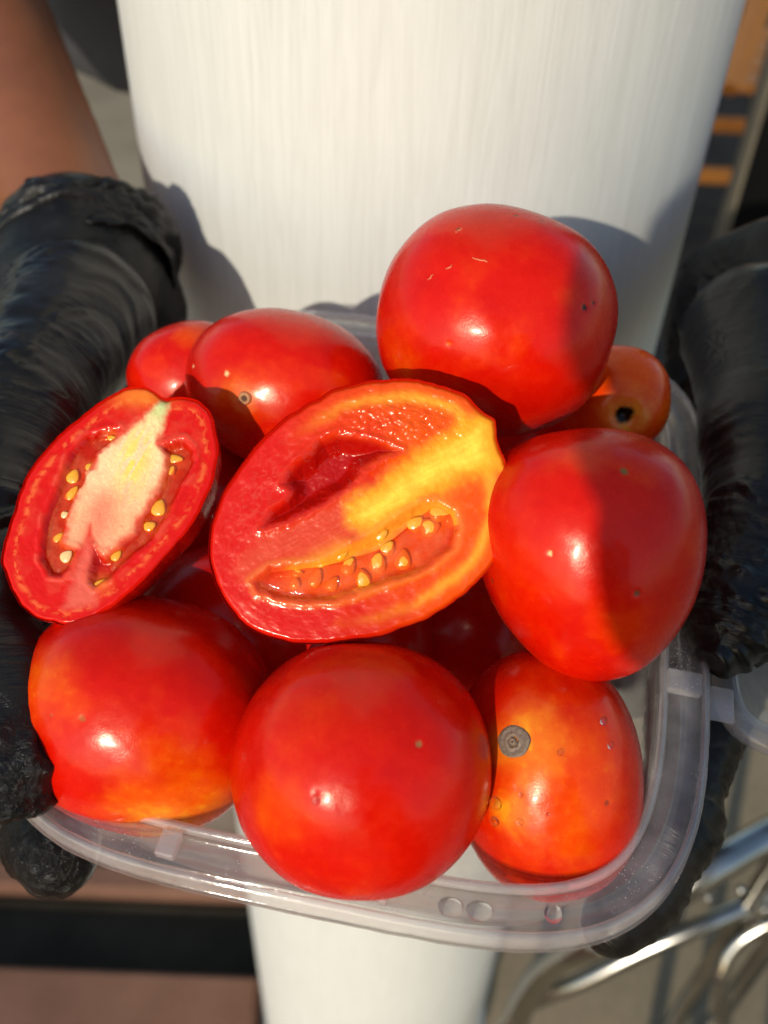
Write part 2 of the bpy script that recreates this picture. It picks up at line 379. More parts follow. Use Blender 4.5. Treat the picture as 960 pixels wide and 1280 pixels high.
# ------------------------------------------------------------------ setting: ground, kerb, gutter
def flat(name, x0, x1, y0, y1, z, mat, thick=.02):
    V, F = box(((x0 + x1) / 2, (y0 + y1) / 2, z - thick / 2), (x1 - x0, y1 - y0, thick)); return tag(mesh_obj(name, V, F, mat, smooth=False), kind='structure')
M_CONC = m_ground('pale_concrete', [(.20, .155, .095), (.31, .24, .155)], 2.5)
M_PINK = m_ground('pinkish_paving', [(.15, .070, .042), (.25, .125, .080)], 5)
M_DARK = m_ground('dark_gutter', [(.016, .012, .007), (.05, .040, .026)], 6)
flat('ground', -60, 60, -20, 80, 0, M_CONC, .3)
def leaning_plank():
    a_, b_ = W(975, -70, 2.1), W(912, 112, 2.1); t = thing('plank', 'orange plank leaning behind the stool at the top right edge', 'plank', b_)
    V, F = tube([a_, (a_ + b_) / 2, b_, ], .028, 4); mesh_obj('board', V, F, M_ORANGE, t, False)
leaning_plank()
flat('soil', .42, 3.5, 1.55, 7, .004, m_ground('brown_soil', [(.03, .022, .015), (.08, .06, .04)], 8), .003)
# left of the column: paved slab, dark gutter, thin pink kerb
CX, CY, CR = 0.0, 0.0, 0.0

# the column: fitted to its two outline directions
def hdir(px, py):
    d = B @ np.array([(px - 480) / FPX, (640 - py) / FPX, -1.0]); return math.atan2(d[0], d[1])
azL = (hdir(150, 0) + hdir(310, 1130)) / 2; azR = (hdir(930, 0) + hdir(625, 1180)) / 2
azC, azH = (azL + azR) / 2, (azR - azL) / 2
DCOL = 0.466; CR = DCOL * math.sin(azH); CX, CY = DCOL * math.sin(azC), DCOL * math.cos(azC)
def column():
    t = thing('column', 'round white painted column with vertical brush strokes behind the box of tomatoes', 'column', (CX, CY, 0))
    S = 160; prof = [(0.0, 0), (CR, 0), (CR, .01)] + [(CR, z) for z in np.linspace(.05, 2.6, 60)] + [(0, 2.6)]
    V = []; F = []
    prof = prof[1:-1]
    th = np.linspace(0, 2 * math.pi, S, endpoint=False)
    for r, z in prof:
        w = 1 + .0022 * (vnoise(np.column_stack([np.cos(th) * 3, np.sin(th) * 3, np.full(S, z * 2.0)]), 3) - .5) * 2 + .0009 * (vnoise(np.column_stack([np.cos(th) * 40, np.sin(th) * 40, np.full(S, z * 3.0)]), 5) - .5)
        V.append(np.column_stack([CX + r * w * np.cos(th), CY + r * w * np.sin(th), np.full(S, z)]))
    V = np.concatenate(V)
    n = len(prof)
    for i in range(n - 1):
        for k in range(S): F.append((i * S + k, i * S + (k + 1) % S, (i + 1) * S + (k + 1) % S, (i + 1) * S + k))
    F.append(tuple(range((n - 1) * S, n * S)))
    mesh_obj('shaft', V, F, M_COLUMN, t)
    S2 = 96; th = np.linspace(0, 2 * math.pi, S2, endpoint=False); V = []; F = []
    for r, z in ((CR + .006, 0), (CR + .006, .03), (CR + .001, .04)): V.append(np.column_stack([CX + r * np.cos(th), CY + r * np.sin(th), np.full(S2, z)]))
    for i in range(2):
        for k in range(S2): F.append((i * S2 + k, i * S2 + (k + 1) % S2, (i + 1) * S2 + (k + 1) % S2, (i + 1) * S2 + k))
    mesh_obj('base_collar', np.concatenate(V), F, M_COLUMN, t)
column()

def ground_xy(px, py, z=0.0):
    d = B @ np.array([(px - 480) / FPX, (640 - py) / FPX, -1.0]); k = (z - CAM[2]) / d[2]; return CAM[:2] + d[:2] * k
y1 = ground_xy(160, 1212, .06)[1]; y2 = ground_xy(160, 1128, .0)[1]; y3 = ground_xy(160, 1092)[1]
xr = ground_xy(318, 1170)[0]
def slab(name, x0, x1, ya, yb, z, h, mat, label=None):
    V, F = box(((x0 + x1) / 2, (ya + yb) / 2, z + h / 2), (x1 - x0, yb - ya, h), .006)
    return tag(mesh_obj(name, V, F, mat, smooth=False), kind='structure')
CORN = CX - CR * .93
slab('pavement', -3, xr + .02, -1.6, y1, .0, .06, M_PINK)
slab('gutter', -3, xr + .03, y1 - .002, y2, -.004, .010, M_DARK)
slab('kerb', -3, xr + .01, y2 + .001, y3, .0, .03, M_PINK)

# ------------------------------------------------------------------ background things (out of focus)
def board():
    a = hdir(913, 245); Y = .98; x0 = Y * math.tan(a)
    t = thing('upright_board', 'black upright board with pale edge trim standing right of the white column', 'board', (x0 + .12, Y, 0))
    V, F = box((x0 + .13, Y, .75), (.25, .03, 1.5), .003); mesh_obj('panel', V, F, M_BLACK, t, False)
    V, F = box((x0 + .002, Y, .755), (.004, .034, 1.51), .001); mesh_obj('edge_trim', V, F, M_TRIM, t, False)
board()
def bench():
    c = np.array([.80, 2.45, 0.0])
    t = thing('slatted_stool', 'orange wooden slatted stool standing behind the column at top right', 'stool', c)
    for k in range(4):
        V, F = box(c + (0, -.15 + k * .1, .46), (.42, .08, .022), .004); mesh_obj('slat', V, F, M_ORANGE, t, False)
    for sx in (-.18, .18):
        for sy in (-.15, .15):
            V, F = box(c + (sx, sy, .22), (.04, .04, .445), .004); mesh_obj('leg', V, F, M_ORANGE, t, False)
    for sy in (-.15, .15):
        V, F = box(c + (0, sy, .24), (.32, .02, .035), .003); mesh_obj('rail', V, F, M_ORANGE, t, False)
    c2 = np.array([1.0, 3.2, 0.0])
    t = thing('wooden_chair', 'orange wooden chair with tall back, blurred beyond the slatted stool', 'chair', c2)
    V, F = box(c2 + (0, 0, .44), (.42, .4, .03), .005); mesh_obj('seat', V, F, M_ORANGE, t, False)
    for sx in (-.19, .19):
        V, F = box(c2 + (sx, .18, .46), (.035, .035, .92), .004); mesh_obj('leg', V, F, M_ORANGE, t, False)
        V, F = box(c2 + (sx, -.18, .212), (.035, .035, .424), .004); mesh_obj('leg', V, F, M_ORANGE, t, False)
    for k in range(3):
        V, F = box(c2 + (0, .18, .56 + k * .13), (.343, .018, .07), .003); mesh_obj('back_slat', V, F, M_ORANGE, t, False)
bench()
def frame_chair():
    # tubular steel frame low on the right
    pA = [W(1120, 985, .80), W(1040, 1010, .80), W(960, 1045, .80), W(890, 1085, .79), W(820, 1130, .80), W(740, 1178, .84), W(680, 1215, .92), W(640, 1290, 1.0), W(630, 1400, 1.08)]
    pB = [W(1100, 1050, .90), W(1010, 1090, .90), W(940, 1128, .90), W(870, 1160, .90), W(800, 1190, .91), W(720, 1230, .93), W(650, 1262, .97), W(600, 1330, 1.0)]
    t = thing('tubular_chair', 'bent chrome steel tubes of a chair frame below the right hand', 'chair frame', (pA[3][0], pA[3][1], 0))
    V, F = tube(spline(pA, 8), .0135, 20); mesh_obj('frame_tube', V, F, M_CHROME, t)
    V, F = tube(spline(pB, 8), .0085, 16); mesh_obj('stretcher', V, F, M_CHROME, t)
    pC = [W(905, 1280, .95), W(900, 1225, .93), W(920, 1180, .92), W(970, 1150, .91), W(1050, 1120, .9)]
    V, F = tube(spline(pC, 8), .0075, 12); mesh_obj('brace', V, F, M_CHROME, t)
    for (px, py, d) in ((1000, 1030, .80), (1090, 1000, .80)):
        p = W(px, py, d); V, F = tube([p, (p[0], p[1], .0)], .0095, 14); mesh_obj('leg', V, F, M_CHROME, t)
    Vi, Fi = ICO[2]
    for (px, py, d, r) in ((692, 1198, .90, .0032), (665, 1258, .955, .0032), (885, 1122, .785, .003), (926, 1112, .79, .0042), (955, 1136, .89, .004), (950, 1154, .9, .003), (575, 1143, 0, 0)):
        if r: mesh_obj('water_droplet', W(px, py, d) + Vi * r, Fi, M_CHROME, t)
frame_chair()

# ------------------------------------------------------------------ container
CC = np.array([.002, .1975, -.2035]); YAW = math.radians(-11); TP = math.radians(3.2); TR = math.radians(1.9)
def rot3(yaw, p, r):
    cz, sz, cx, sx, cy, sy = math.cos(yaw), math.sin(yaw), math.cos(p), math.sin(p), math.cos(r), math.sin(r)
    return np.array([[1, 0, 0], [0, cx, -sx], [0, sx, cx]]) @ np.array([[cy, 0, sy], [0, 1, 0], [-sy, 0, cy]]) @ np.array([[cz, -sz, 0], [sz, cz, 0], [0, 0, 1]])
RC = rot3(YAW, TP, TR)
def CW(P): return CAM + (M0 @ (RC @ np.atleast_2d(P).T + CC[:, None])).T      # container-local -> world
NP = 320
def rim_path(a, b, n, N=NP):
    th = np.linspace(0, 2 * math.pi, 4000, endpoint=False); c, s = np.cos(th), np.sin(th)
    P = np.column_stack([a * np.sign(c) * np.abs(c) ** (2 / n), b * np.sign(s) * np.abs(s) ** (2 / n)])
    Q = np.concatenate([P, P[:1]]); L = np.concatenate([[0], np.cumsum(np.linalg.norm(np.diff(Q, axis=0), axis=1))])
    s_ = np.linspace(0, L[-1], N, endpoint=False); P = np.column_stack([np.interp(s_, L, Q[:, 0]), np.interp(s_, L, Q[:, 1])])
    for _ in range(3): P = (np.roll(P, 1, 0) + P * 2 + np.roll(P, -1, 0)) / 4
    T = np.roll(P, -1, 0) - np.roll(P, 1, 0); Nn = np.column_stack([T[:, 1], -T[:, 0]]); Nn /= np.linalg.norm(Nn, axis=1)[:, None]
    return P, Nn
PATH, PN = rim_path(.0885, .1045, 4.2)
_g = np.exp(-(((PATH[:, 0] - .072) / .035) ** 2 + ((PATH[:, 1] - .088) / .045) ** 2)); PATH = PATH + PN * (_g * .0062)[:, None]
def sweep(prof, closed=True, path=None, nrm=None):
    P = PATH if path is None else path; Nn = PN if nrm is None else nrm; N = len(P)
    V = np.concatenate([np.column_stack([P + Nn * o, np.full(N, z)]) for o, z in prof]); m = len(prof); F = []
    for i in range(m if closed else m - 1):
        j = (i + 1) % m
        k = np.arange(N); F.append(np.column_stack([i * N + k, i * N + (k + 1) % N, j * N + (k + 1) % N, j * N + k]))
    return V, np.concatenate(F)
FLOORZ = -.050
def container():
    org = CW([[0, 0, FLOORZ]])[0]
    t = thing('food_container', 'clear plastic takeaway box with frosted rim full of tomatoes, held by both hands', 'container', org)
    # tub: inner wall with floor, one thin shell
    wall = [(-.0125, -.0008), (-.0140, -.004), (-.0165, -.018), (-.0185, -.034), (-.0205, -.044), (-.0255, FLOORZ)]
    V, F = sweep(wall, False); N = NP
    F = [tuple(f) for f in F]; n0 = (len(wall) - 1) * N
    Vl = list(V); Vl.append(np.array([0, 0, FLOORZ + .0012])); c = len(Vl) - 1
    # floor: ring step then fan
    base = V[n0:n0 + N]
    r2 = np.column_stack([base[:, :2] * .86, np.full(N, FLOORZ + .0)]); r3 = np.column_stack([base[:, :2] * .83, np.full(N, FLOORZ + .0012)])
    s2 = len(Vl); Vl += list(r2); s3 = len(Vl); Vl += list(r3)
    for k in range(N):
        k2 = (k + 1) % N
        F += [(n0 + k, n0 + k2, s2 + k2, s2 + k), (s2 + k, s2 + k2, s3 + k2, s3 + k), (s3 + k, s3 + k2, c)]
    ob = mesh_obj('tub', CW(np.array(Vl)), F, M_TUB, t)
    sol = ob.modifiers.new('thickness', 'SOLIDIFY'); sol.thickness = .0007
    # rim: inner ridge, flat channel, raised outer lip with skirt
    ridge = [(-.0128, -.0012), (-.0125, .0004), (-.0118, .0009), (-.0110, .0007), (-.0104, -.0004), (-.0104, -.0013), (-.0112, -.0002), (-.0119, .0000), (-.0123, -.0012)]
    V, F = sweep(ridge); mesh_obj('inner_ridge', CW(V), F, M_RIMW, t)
    chan = [(-.0103, -.0006), (-.0060, -.0010), (-.0024, -.0008), (-.0024, -.0014), (-.0065, -.0017), (-.0103, -.0014)]
    V, F = sweep(chan); mesh_obj('rim_channel', CW(V), F, M_RIM, t)
    lip = [(-.0023, -.0014), (-.0022, .0004), (-.0018, .0009), (-.0012, .0009), (-.0005, .0004), (0, -.0008), (.0004, -.0046), (-.0002, -.0048), (-.0007, -.0012), (-.0012, -.0002), (-.0016, -.0006)]
    V, F = sweep(lip)
    V = V + .00016 * (vnoise(V * 900, 4)[:, None] - .5)
    mesh_obj('outer_lip', CW(V), F, M_RIMW, t)
    # small moulded ribs in the channel
    def at_path(px, py):
        pp = CW(np.column_stack([PATH - PN * .006, np.zeros(NP)])); q = (pp - CAM) @ B; u = 480 + FPX * q[:, 0] / -q[:, 2]; v = 640 - FPX * q[:, 1] / -q[:, 2]
        return int(np.argmin((u - px) ** 2 + (v - py) ** 2))
    def rib(px, py, w, ww=.006, h=.0024):
        i = at_path(px, py); p = PATH[i] - PN[i] * .0068; n = PN[i]; tt = np.array([-n[1], n[0]])
        Vb, Fb = box((0, 0, 0), (ww, w, h), .0004); Vb = np.column_stack([p + Vb[:, :1] * n + Vb[:, 1:2] * tt, Vb[:, 2] + .0002]); mesh_obj('moulded_rib', CW(Vb), Fb, M_RIMW, t, False)
    rib(203, 1070, .0046); rib(474, 1135, .0022); rib(866, 855, .0065, .0085)
    # hinge tab towards the lid
    i = at_path(880, 860); p = PATH[i]; n = PN[i]; tt = np.array([-n[1], n[0]])
    Vb, Fb = box((.0035, 0, -.003), (.006, .010, .0012), .0003); Vb = np.column_stack([p + Vb[:, :1] * n + Vb[:, 1:2] * tt, Vb[:, 2]]); mesh_obj('hinge_tab', CW(Vb), Fb, M_RIMW, t, False)
    # drops of water lying in the channel
    Vi, Fi = ICO[4]
    for (px, py, a, b_) in ((560, 1138, .0028, .0022), (594, 1143, .0030, .0022), (694, 1139, .0020, .0022)):
        i = at_path(px, py); p = PATH[i] - PN[i] * .0062; n = PN[i]; tt = np.array([-n[1], n[0]]); h = .0011
        Vd = np.column_stack([p + Vi[:, :1] * n * b_ + Vi[:, 1:2] * tt * a, np.maximum(Vi[:, 2], -.25) * h - .0004]); mesh_obj('water_droplet', CW(Vd), Fi, M_WATER, t)
    return t
container()
def lid():
    # hinged lid laid open to the right, pinched between thumb and fingers
    org = CW([[.16, -.0, -.012]])[0]
    t = thing('container_lid', 'clear plastic lid of the takeaway box, its corner showing under the right thumb', 'lid', org)
    P, Nn = rim_path(.060, .052, 7, 200)
    ctr = np.array([.152, .013])
    def LW(V): V = np.array(V, float).copy(); V[:, 0] += ctr[0]; V[:, 1] += ctr[1]; V[:, 2] -= .010; return CW(V)
    top = [(-.006, -.004)]; V = np.concatenate([np.column_stack([P - Nn * .007, np.full(200, -.003)]), [[0, 0, -.003]]])
    F = [(k, (k + 1) % 200, 200) for k in range(200)]
    ob = mesh_obj('panel', LW(V), F, M_LID, t); s = ob.modifiers.new('thickness', 'SOLIDIFY'); s.thickness = .0007
    prof = [(-.007, -.0032), (-.0062, .0010), (-.0045, .0016), (-.0030, .0008), (-.0010, .0006), (0, -.0006), (.0004, -.0030), (-.0004, -.0032), (-.0012, -.0006), (-.0034, -.0004), (-.0052, .0004), (-.0062, -.0036)]
    V, F = sweep(prof, True, P, Nn); mesh_obj('lid_rim', LW(V), F, M_LID, t)
lid()

# ------------------------------------------------------------------ tomatoes
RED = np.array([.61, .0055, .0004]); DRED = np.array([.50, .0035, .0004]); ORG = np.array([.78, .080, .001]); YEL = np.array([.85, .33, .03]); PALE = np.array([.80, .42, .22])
def tdir(px, py, c, a, b, cz=None):      # direction (camera axes) of the surface point that shows at px,py
    d = c[2]; k = d / FPX; cz = cz or (a + b) / 2; C = np.array([(c[0] - 480) * k, (640 - c[1]) * k, -d]); A = np.array([a, b, cz]) * k
    r = np.array([(px - 480) / FPX, (640 - py) / FPX, -1.0]); rs, cs = r / A, C / A
    q = (rs @ cs) ** 2 - (rs @ rs) * (cs @ cs - 1)
    t_ = ((rs @ cs) - math.sqrt(max(q, 0))) / (rs @ rs); v = r * t_ - C; return v / np.linalg.norm(v)
def tomato(label, c, a, b, ang=0, cz=None, p=2.25, seed=1, paint=(), dents=(), bumps=.02, level=5, base=RED, group=None, specks=(), taper=0.0):
    """c = centre pixel, d = depth, a,b = half sizes in photo pixels along the (rotated) image axes, cz = half depth in px"""
    S, F = ICO[level]; d = c[2]
    cz = cz or (a + b) / 2
    r = (np.abs(S) ** p).sum(1) ** (-1 / p)
    n = fbm(S * 1.3 + seed * 3.1, 2, seed) - .5; n2 = fbm(S * 3.1 + seed, 3, seed + 9) - .5
    r = r * (1 + bumps * 2.2 * n + .014 * n2)
    ca, sa = math.cos(ang), math.sin(ang); R2 = np.array([[ca, -sa, 0], [sa, ca, 0], [0, 0, 1]])
    k = d / FPX; L = (S * r[:, None] * np.array([a, b, cz]) * k) @ R2.T; yy = L[:, 1] / (b * k); L[:, 0] *= 1 + taper * (yy - .1) - abs(taper) * .5 * np.clip(-yy - .4, 0, 1); L[:, 2] *= 1 + taper * yy
    D = L / np.linalg.norm(L, axis=1)[:, None]
    for (dd, w, dep) in dents:
        g = np.arccos(np.clip(D @ dd, -1, 1)); L = L * (1 - dep * np.exp(-(g / w) ** 2))[:, None]
    col = np.tile(base, (len(S), 1)).astype(float)
    q = fbm(S * 2.2 + seed * 7.7, 4, seed + 4)
    col = lerp(col, DRED, sstep(.50, .78, q) * .45); col = lerp(col, ORG * [1, .5, 1], (1 - sstep(.28, .46, q)) * .3)
    q2 = fbm(S * 7 + seed * 1.7, 4, seed + 6)
    for (dd, cc, w0, w1, amt) in paint:
        g = np.arccos(np.clip(D @ dd, -1, 1)) + (q - .5) * .5 * w1 + (q2 - .5) * .5 * (w1 - w0)
        col = lerp(col, np.array(cc), (1 - sstep(w0, w1, g)) * amt)
    q3 = vnoise(S * 26 + seed * 5, seed + 12)
    col = lerp(col, col * np.array([1.1, 2.4, 1.5]), sstep(.78, .95, q3) * .35)
    for (dd, cc, w) in specks:
        g = np.arccos(np.clip(D @ dd, -1, 1)) + (q3 - .5) * min(w, .04) * .5 + (q2 - .5) * w * .5
        col = lerp(col, np.array(cc), 1 - sstep(w * .6, w, g)); L = L * (1 - .006 * np.exp(-(g / w) ** 2))[:, None]
    org = W(c[0], c[1], d)
    t = thing('tomato', label, 'tomato', org, group)
    mesh_obj('skin', org + L @ B.T, F, M_TOM, t, col=col)
    def surf(dd):                # surface point and normal near a direction (camera axes)
        i = np.argsort(-(D @ dd))[:24]; pts = L[i]; c0 = pts[0]; cc_ = pts - pts.mean(0); n_ = np.linalg.svd(cc_)[2][2]
        n_ = n_ if n_ @ dd > 0 else -n_; return c0, n_
    return t, surf, org
def scar(t, surf, org, dd, rad, rings, part='stem_scar', lift=.0, tilt=None):
    """corky disc with rings; rings = list of (r 0..1, height, colour)"""
    c0, n = surf(dd); u = np.cross(n, [0, 1, 0.3]); u /= np.linalg.norm(u); v = np.cross(n, u)
    S, Rn = 72, 36; rr = np.linspace(0, 1, Rn); th = np.linspace(0, 2 * math.pi, S, endpoint=False)
    rs = [x[0] for x in rings]; hs = [x[1] for x in rings]; cs = np.array([x[2] for x in rings])
    RR, TT = np.meshgrid(rr, th, indexing='ij'); RR = RR.ravel(); TT = TT.ravel()
    X = np.column_stack([np.cos(TT) * RR, np.sin(TT) * RR, np.zeros_like(RR)]); wob = 1 + .03 * (vnoise(np.column_stack([np.cos(TT) * 2.5, np.sin(TT) * 2.5, RR * 0]), 3) - .5) * 2
    q = fbm(X * 6 + 3, 3, 5); re = np.clip(RR + (q - .5) * .12 * sstep(.1, .4, RR) * (1 - sstep(.85, 1, RR)), 0, 1)
    H = np.interp(re, rs, hs) * rad + (q - .5) * rad * .08 * (1 - RR)
    C = np.column_stack([np.interp(re, rs, cs[:, i]) for i in range(3)])
    # hug the curved skin: fall away with the radius of the tomato
    fall = (RR * rad) ** 2 / (2 * .023)
    Pm = c0 + (np.cos(TT) * RR * rad * wob)[:, None] * u + (np.sin(TT) * RR * rad * wob)[:, None] * v + (H + lift - fall)[:, None] * n
    F = []
    for i in range(Rn - 1):
        k = np.arange(S); F.append(np.column_stack([i * S + k, (i + 1) * S + k, (i + 1) * S + (k + 1) % S, i * S + (k + 1) % S]))
    return mesh_obj(part, org + Pm @ B.T, np.concatenate(F), M_SCAR, t, col=C)
def droplet(t, surf, org, dd, r, h=.62):
    c0, n = surf(dd); u = np.cross(n, [0, 1, .2]); u /= np.linalg.norm(u); v = np.cross(n, u); S, F = ICO[3]
    z = np.where(S[:, 2] < -.2, -.2, S[:, 2]); P = c0 + n * r * .12 + S[:, :1] * u * r + S[:, 1:2] * v * r * .92 + (z * h * r)[:, None] * n
    mesh_obj('water_droplet', org + P @ B.T, F, M_WATER, t)

BRN = (.10, .05, .025); DK = (.03, .012, .008)
# top tomato
c, a, b = (619, 405, .268), 148, 139
t1 = tomato('large red tomato with small scratches, topmost of the pile against the white column', c, a, b, math.radians(-14), 140, 2.22, 11, level=6, bumps=.018,
            paint=[(tdir(600, 285, c, a, b), RED * [.75, 2.2, 2], .05, .5, .5), (tdir(500, 440, c, a, b), ORG, .05, .35, .35)],
            specks=[(tdir(729, 384, c, a, b), DK, .030), (tdir(739, 379, c, a, b), DK, .018), (tdir(575, 292, c, a, b), BRN, .02), (tdir(645, 272, c, a, b), BRN, .02), (tdir(676, 278, c, a, b), BRN, .02), (tdir(561, 429, c, a, b), ORG, .02)])
def scratch(T, c, a, b, p0, p1, wd):
    t, surf, org = T; pts = []
    for k in np.linspace(0, 1, 7):
        q = (p0[0] + (p1[0] - p0[0]) * k, p0[1] + (p1[1] - p0[1]) * k + 1.0 * math.sin(k * 3)); c0, n = surf(tdir(*q, c, a, b)); pts.append(c0 - n * wd * .35)
    P = np.array(pts); V, F = tube(org + P @ B.T, [wd * .3, wd * .8, wd, wd, wd, wd * .8, wd * .3], 8); mesh_obj('scratch', V, F, M_SCR, t)
M_SCR = m_plain('healed_scratch', (.62, .16, .06), .4)
for p0, p1 in (((557, 338), (566, 331)), ((535, 352), (543, 343)), ((590, 322), (612, 326)), ((571, 296), (580, 289))):
    scratch(t1, c, a, b, p0, p1, .00022)
# right tomato
c, a, b = (735, 692, .239), 140, 156
t5 = tomato('big smooth red tomato at the right rim, half of it in shade', c, a, b, math.radians(6), 150, 2.2, 23, level=6, taper=.15,
            paint=[(tdir(650, 720, c, a, b), RED * [1.1, 2.5, 1], .1, .6, .6)],
            specks=[(tdir(775, 600, c, a, b), (.18, .09, .03), .03), (tdir(612, 727, c, a, b), BRN, .018), (tdir(689, 692, c, a, b), PALE, .022), (tdir(797, 742, c, a, b), BRN, .02)])  # the PALE speck is a small highlight painted into the skin colour
# front left tomato, orange at its lower end
c, a, b = (183, 890, .247), 160, 143
t6 = tomato('red and orange tomato at the front left corner of the box', c, a, b, math.radians(-14), 150, 2.2, 31, level=6, bumps=.015,
            paint=[(tdir(215, 1015, c, a, b), ORG * [1, 1.3, 1], .15, .75, .9), (tdir(195, 1030, c, a, b), YEL, .05, .42, .55), (tdir(60, 860, c, a, b), ORG, .05, .45, .45)],
            specks=[(tdir(103, 898, c, a, b), (.45, .08, .02), .03), (tdir(65, 894, c, a, b), (.45, .08, .02), .02)], dents=[(tdir(180, 1022, c, a, b), .12, .015)])
# front middle tomato
c, a, b = (452, 958, .226), 161, 155
t7 = tomato('round glossy red tomato at the middle of the front rim', c, a, b, 0, 158, 2.12, 47, level=6, bumps=.014,
            paint=[(tdir(340, 1010, c, a, b), ORG, .02, .4, .35), (tdir(420, 900, c, a, b), RED * [1, 2, 1], .1, .5, .5)],
            specks=[(tdir(523, 931, c, a, b), (.35, .14, .05), .026), (tdir(395, 990, c, a, b), DRED, .02)])
droplet(*t7, tdir(398, 1000, c, a, b), .0010)
# front right tomato with stem scar and yellow shoulder
c, a, b = (682, 965, .243), 116, 151
t8 = tomato('orange tomato with a round grey stem scar at the front right corner', c, a, b, math.radians(4), 132, 2.2, 59, level=6, bumps=.012, base=RED * [1, 2.5, 1],
            paint=[(tdir(700, 990, c, a, b), ORG * [1, .8, 1], .3, .95, .7), (tdir(655, 930, c, a, b), YEL * [1, .7, .5], .1, .50, .6), (tdir(640, 1015, c, a, b), YEL * [1, .8, .5], .05, .30, .5), (tdir(610, 880, c, a, b), RED, .1, .5, .8), (tdir(780, 1050, c, a, b), RED * [1, 2, 1], .2, .6, .7)],
            specks=[(tdir(758, 1003, c, a, b), (.30, .03, .01), .03)], dents=[(tdir(642, 928, c, a, b), .22, .03)])
sd8 = tdir(642, 928, c, a, b)
scar(*t8, sd8, .0044, [(0, -.05, (.10, .05, .03)), (.12, .10, (.30, .22, .15)), (.22, -.10, (.14, .08, .05)), (.34, .03, (.26, .19, .13)), (.5, -.02, (.20, .14, .10)), (.72, .02, (.17, .12, .08)), (.80, -.02, (.22, .16, .11)), (.86, -.04, (.03, .02, .015)), (.91, -.08, (.05, .016, .008)), (1, -.24, (.30, .03, .003))], lift=.00045)
for q, r in (((622, 1003), .0016), ((652, 994), .0007), ((620, 1026), .0012), ((650, 1028), .0010), ((700, 942), .0008), ((684, 1018), .0005), ((752, 905), .0009), ((760, 932), .0008)):
    droplet(*t8, tdir(*q, c, a, b), r)
# back left tomato with a pale star round its scar
c, a, b = (357, 487, .285), 124, 98
sd2 = tdir(304, 498, c, a, b)
t2 = tomato('oval red tomato with a small pale-ringed scar, behind the two cut halves', c, a, b, math.radians(-12), 105, 2.15, 67, level=6,
            paint=[(sd2, PALE * [1, .8, .5], .02, .22, .75), (sd2, ORG, .05, .55, .5), (tdir(380, 400, c, a, b), RED * [1.1, 2.5, 1], .05, .5, .5)],
            specks=[(tdir(281, 466, c, a, b), PALE, .03), (tdir(244, 458, c, a, b), PALE, .02)])
scar(*t2, sd2, .0019, [(0, .05, (.06, .015, .006)), (.3, .08, (.10, .03, .01)), (.55, .35, (.60, .30, .12)), (.8, .25, (.50, .20, .08)), (1, -.1, (.62, .15, .04))], lift=.0002)
# far left small tomato
c, a, b = (238, 472, .305), 76, 68
t3 = tomato('small red tomato farthest left in the back, beside the left glove', c, a, b, math.radians(20), 70, 2.2, 71, paint=[(tdir(240, 420, c, a, b), ORG, .05, .4, .5)])
# back right tomato with black hole
c, a, b = (768, 500, .30), 67, 68
sd4 = tdir(781, 520, c, a, b)
t4 = tomato('small orange tomato with a black stem hole at the back right rim', c, a, b, 0, 70, 2.2, 83, level=6, base=ORG * [1, .6, 1],
            paint=[(sd4, YEL * [.9, .7, 1], .1, .55, .8), (tdir(800, 460, c, a, b), ORG * 1.15, .1, .9, .9)], dents=[(sd4, .28, .05), (sd4, .17, .15)], specks=[(sd4, (.008, .003, .002), .21)])
# tomatoes lower in the pile, seen between the others
def low(label, x, y, z, r, seed, el=1.1):
    P = T0(x, y, z); q = (P - CAM) @ B; d = -q[2]; px, py = 480 + FPX * q[0] / d, 640 - FPX * q[1] / d
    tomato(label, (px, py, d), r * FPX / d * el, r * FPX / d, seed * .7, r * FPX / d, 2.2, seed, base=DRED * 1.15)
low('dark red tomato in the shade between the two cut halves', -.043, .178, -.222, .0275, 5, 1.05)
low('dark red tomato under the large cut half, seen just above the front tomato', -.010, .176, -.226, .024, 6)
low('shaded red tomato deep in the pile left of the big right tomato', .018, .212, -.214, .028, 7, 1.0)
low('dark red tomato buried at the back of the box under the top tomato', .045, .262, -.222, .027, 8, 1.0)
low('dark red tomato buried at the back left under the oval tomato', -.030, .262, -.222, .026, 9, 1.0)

def low_px(label, px, py, d, r, seed):
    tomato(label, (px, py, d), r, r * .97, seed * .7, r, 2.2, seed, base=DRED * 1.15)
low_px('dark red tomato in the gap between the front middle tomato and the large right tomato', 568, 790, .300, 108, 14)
low_px('dark red tomato showing in the narrow gap between the left half and the large half', 262, 640, .315, 104, 15)

